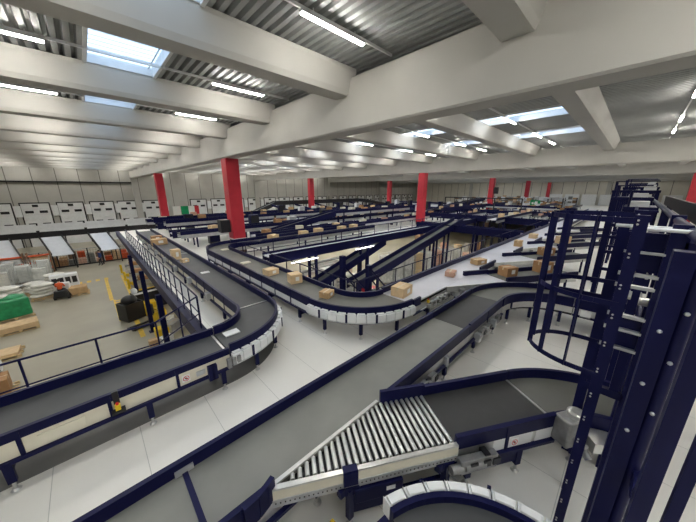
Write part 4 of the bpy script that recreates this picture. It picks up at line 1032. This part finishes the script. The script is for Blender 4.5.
# rider vehicle and load
tv = thing('tow_tractor', 'small white and dark tow truck ridden by the person in orange', 'truck', (-2.55, 30.6, GZ), R(80))
MB().box(-.5, .7, -.42, .42, .15, .55).build('chassis', 'black', tv, None, .05)
MB().box(.25, .7, -.4, .4, .55, 1.15).build('hood', 'white', tv, None, .06)
MB().box(-.5, -.1, -.38, .38, .5, .72).build('seat', 'black', tv, None, .05)
for sx in (-.35, .5):
    for sy in (-.4, .4): MB().tube((sx, sy - .06, .18), (sx, sy + .06, .18), .18, 14).build('wheel', 'rubber', tv)
tag(MB().box(-.55, .55, -.5, .5, 0, .55).build('wrapped_load', 'card', None, (-1.65, 30.9, GZ + .146), .06), 'brown wrapped load on a pallet right of the orange rider', 'load')
pal('wooden pallet right of the orange rider', -1.65, 30.9, 0, 1.3, 1.1)
wc = thing('window_crate', 'white crate with a row of dark openings behind the orange rider', 'crate', (-2.4, 32.6, GZ), R(4))
MB().box(-.85, .85, -.4, .4, .1, 1.5).build('crate_body', 'white', wc, None, .03)
m = MB()
for i in range(4): m.box(-.75 + .4 * i, -.45 + .4 * i, -.42, -.4, .75, 1.3)
m.build('opening', 'black', wc)

# people
def person(label, loc, rz, J, shirt, name='person'):
    """J: dict of joints; one continuous skinned body, clothing by material"""
    names = list(J); me = bpy.data.meshes.new(name)
    E = [('pelvis', 'waist'), ('waist', 'chest'), ('chest', 'neck'), ('neck', 'chin'), ('chin', 'head'), ('head', 'crown')]
    for s in 'LR': E += [('chest', 'sh' + s), ('sh' + s, 'el' + s), ('el' + s, 'wr' + s), ('wr' + s, 'hd' + s), ('pelvis', 'hip' + s), ('hip' + s, 'kn' + s), ('kn' + s, 'an' + s), ('an' + s, 'to' + s)]
    RAD = dict(pelvis=(.15, .12), waist=(.145, .105), chest=(.17, .12), neck=(.055, .055), chin=(.07, .08), head=(.085, .10), crown=(.06, .07), sh=(.075, .075), el=(.05, .05), wr=(.034, .03), hd=(.042, .022), hip=(.095, .1), kn=(.065, .065), an=(.045, .05), to=(.045, .035))
    me.from_pydata([J[k] for k in names], [(names.index(a), names.index(b)) for a, b in E], [])
    o = bpy.data.objects.new(name, me); COL.objects.link(o)
    sk = o.modifiers.new('skin', 'SKIN'); sk.use_smooth_shade = True
    for i, k in enumerate(names):
        v = me.skin_vertices[0].data[i]; v.radius = RAD.get(k) or RAD[k[:-1]]; v.use_root = (k == 'pelvis')
    o.modifiers.new('sub', 'SUBSURF').levels = 2; o.modifiers['sub'].render_levels = 2
    dg = bpy.context.evaluated_depsgraph_get(); ev = o.evaluated_get(dg)
    m2 = bpy.data.meshes.new_from_object(ev); o.modifiers.clear(); o.data = m2
    m2.materials.clear()
    for q in ('skin', shirt, 'pants', 'shoe'): m2.materials.append(M[q])
    segs = [(a, b) for a, b in E]
    def near(c):
        best = None
        for a, b in segs:
            A_, B_ = Vector(J[a]), Vector(J[b]); d = B_ - A_; f = max(0, min(1, (c - A_).dot(d) / d.length_squared)); dist = (c - (A_ + d * f)).length
            if best is None or dist < best[0]: best = (dist, a, b)
        return best[1], best[2]
    for p in m2.polygons:
        a, b = near(p.center); p.use_smooth = True
        if b[:2] == 'to': p.material_index = 3
        elif b[:2] in ('hi', 'kn', 'an') or (a == 'pelvis' and p.center.z < J['pelvis'][2] + .02): p.material_index = 2
        elif b in ('chin', 'head', 'crown') or b[:2] == 'hd' or (a[:2] == 'wr'): p.material_index = 0
        else: p.material_index = 1
    o.location = loc; o.rotation_euler = (0, 0, R(rz)); tag(o, label, 'person')
    h = Vector(J['head'])
    MB().ball((h.x - .02, h.y, h.z + .05), .115, .105, .11, 14, 8).build('hair', 'hair', o)
    MB().ball((h.x + .105, h.y, h.z - .03), .018, .014, .025, 8, 6).build('nose', 'skin', o)
    f = MB()
    for s in (-1, 1): f.ball((h.x + .092, h.y + s * .035, h.z - .01), .012, .014, .009, 8, 6)
    f.build('eyes', 'black', o)
    f = MB()
    for s in (-1, 1):
        k = 'L' if s > 0 else 'R'; w = Vector(J['hd' + k]); e = (w - Vector(J['wr' + k])).normalized()
        for i in range(4):
            a = w + Vector((0, (i - 1.5) * .018, 0)); L = (.075, .085, .08, .06)[i]
            f.tube(a, a + e * L * .6, .009, 6); f.tube(a + e * L * .6, a + e * L + Vector((.012, 0, -.012)), .008, 6)
        f.tube(w + Vector((.02, -s * .03, 0)) - e * .03, w + Vector((.05, -s * .045, 0)) + e * .02, .01, 6)
    f.build('fingers', 'skin', o)
    return o
stand = dict(pelvis=(0, 0, .95), waist=(0, 0, 1.12), chest=(.01, 0, 1.34), neck=(.01, 0, 1.48), chin=(.03, 0, 1.56), head=(.03, 0, 1.64), crown=(.02, 0, 1.71),
             shL=(0, .19, 1.40), elL=(-.03, .25, 1.12), wrL=(.12, .24, .92), hdL=(.17, .23, .84), shR=(0, -.19, 1.40), elR=(-.03, -.25, 1.12), wrR=(.10, -.25, .90), hdR=(.14, -.25, .82),
             hipL=(0, .1, .88), knL=(.04, .11, .48), anL=(-.04, .11, .08), toL=(.12, .13, .04), hipR=(0, -.1, .88), knR=(.10, -.11, .5), anR=(.12, -.11, .08), toR=(.28, -.12, .04))
person('person in dark blue workwear walking in the loading hall', (.2, 41.4, GZ), 200, stand, 'bluecloth')
ride = dict(pelvis=(0, 0, .80), waist=(.03, 0, .97), chest=(.10, 0, 1.18), neck=(.15, 0, 1.32), chin=(.18, 0, 1.40), head=(.19, 0, 1.48), crown=(.19, 0, 1.55),
            shL=(.09, .19, 1.24), elL=(.20, .25, 1.0), wrL=(.42, .18, 1.02), hdL=(.50, .17, 1.02), shR=(.09, -.19, 1.24), elR=(.20, -.25, 1.0), wrR=(.42, -.18, 1.02), hdR=(.50, -.17, 1.02),
            hipL=(.04, .1, .76), knL=(.42, .14, .78), anL=(.38, .30, .40), toL=(.52, .36, .36), hipR=(.04, -.1, .76), knR=(.34, -.2, .74), anR=(.1, -.48, .3), toR=(.22, -.52, .06))
person('person in an orange vest riding the small tow truck', (-2.62, 30.3, GZ), 80, ride, 'orange')
for i, (x, y) in enumerate(((20.5, 23.2), (23, 23.4))):
    person('person in pale clothes standing between the distant belt rows, %s one' % ['left', 'right'][i], (x * .62, y, 0), 30 * i - 90, stand, 'white')

# ------------------------------------------------------------------ daylight and render look
w = bpy.data.worlds.new('sky'); SC.world = w; w.use_nodes = True
bgn = w.node_tree.nodes['Background']; bgn.inputs['Color'].default_value = (.62, .80, 1.0, 1); bgn.inputs['Strength'].default_value = 1.5
SC.view_settings.view_transform = 'Standard'; SC.view_settings.look = 'None'
SC.view_settings.exposure = .68; SC.view_settings.gamma = 1
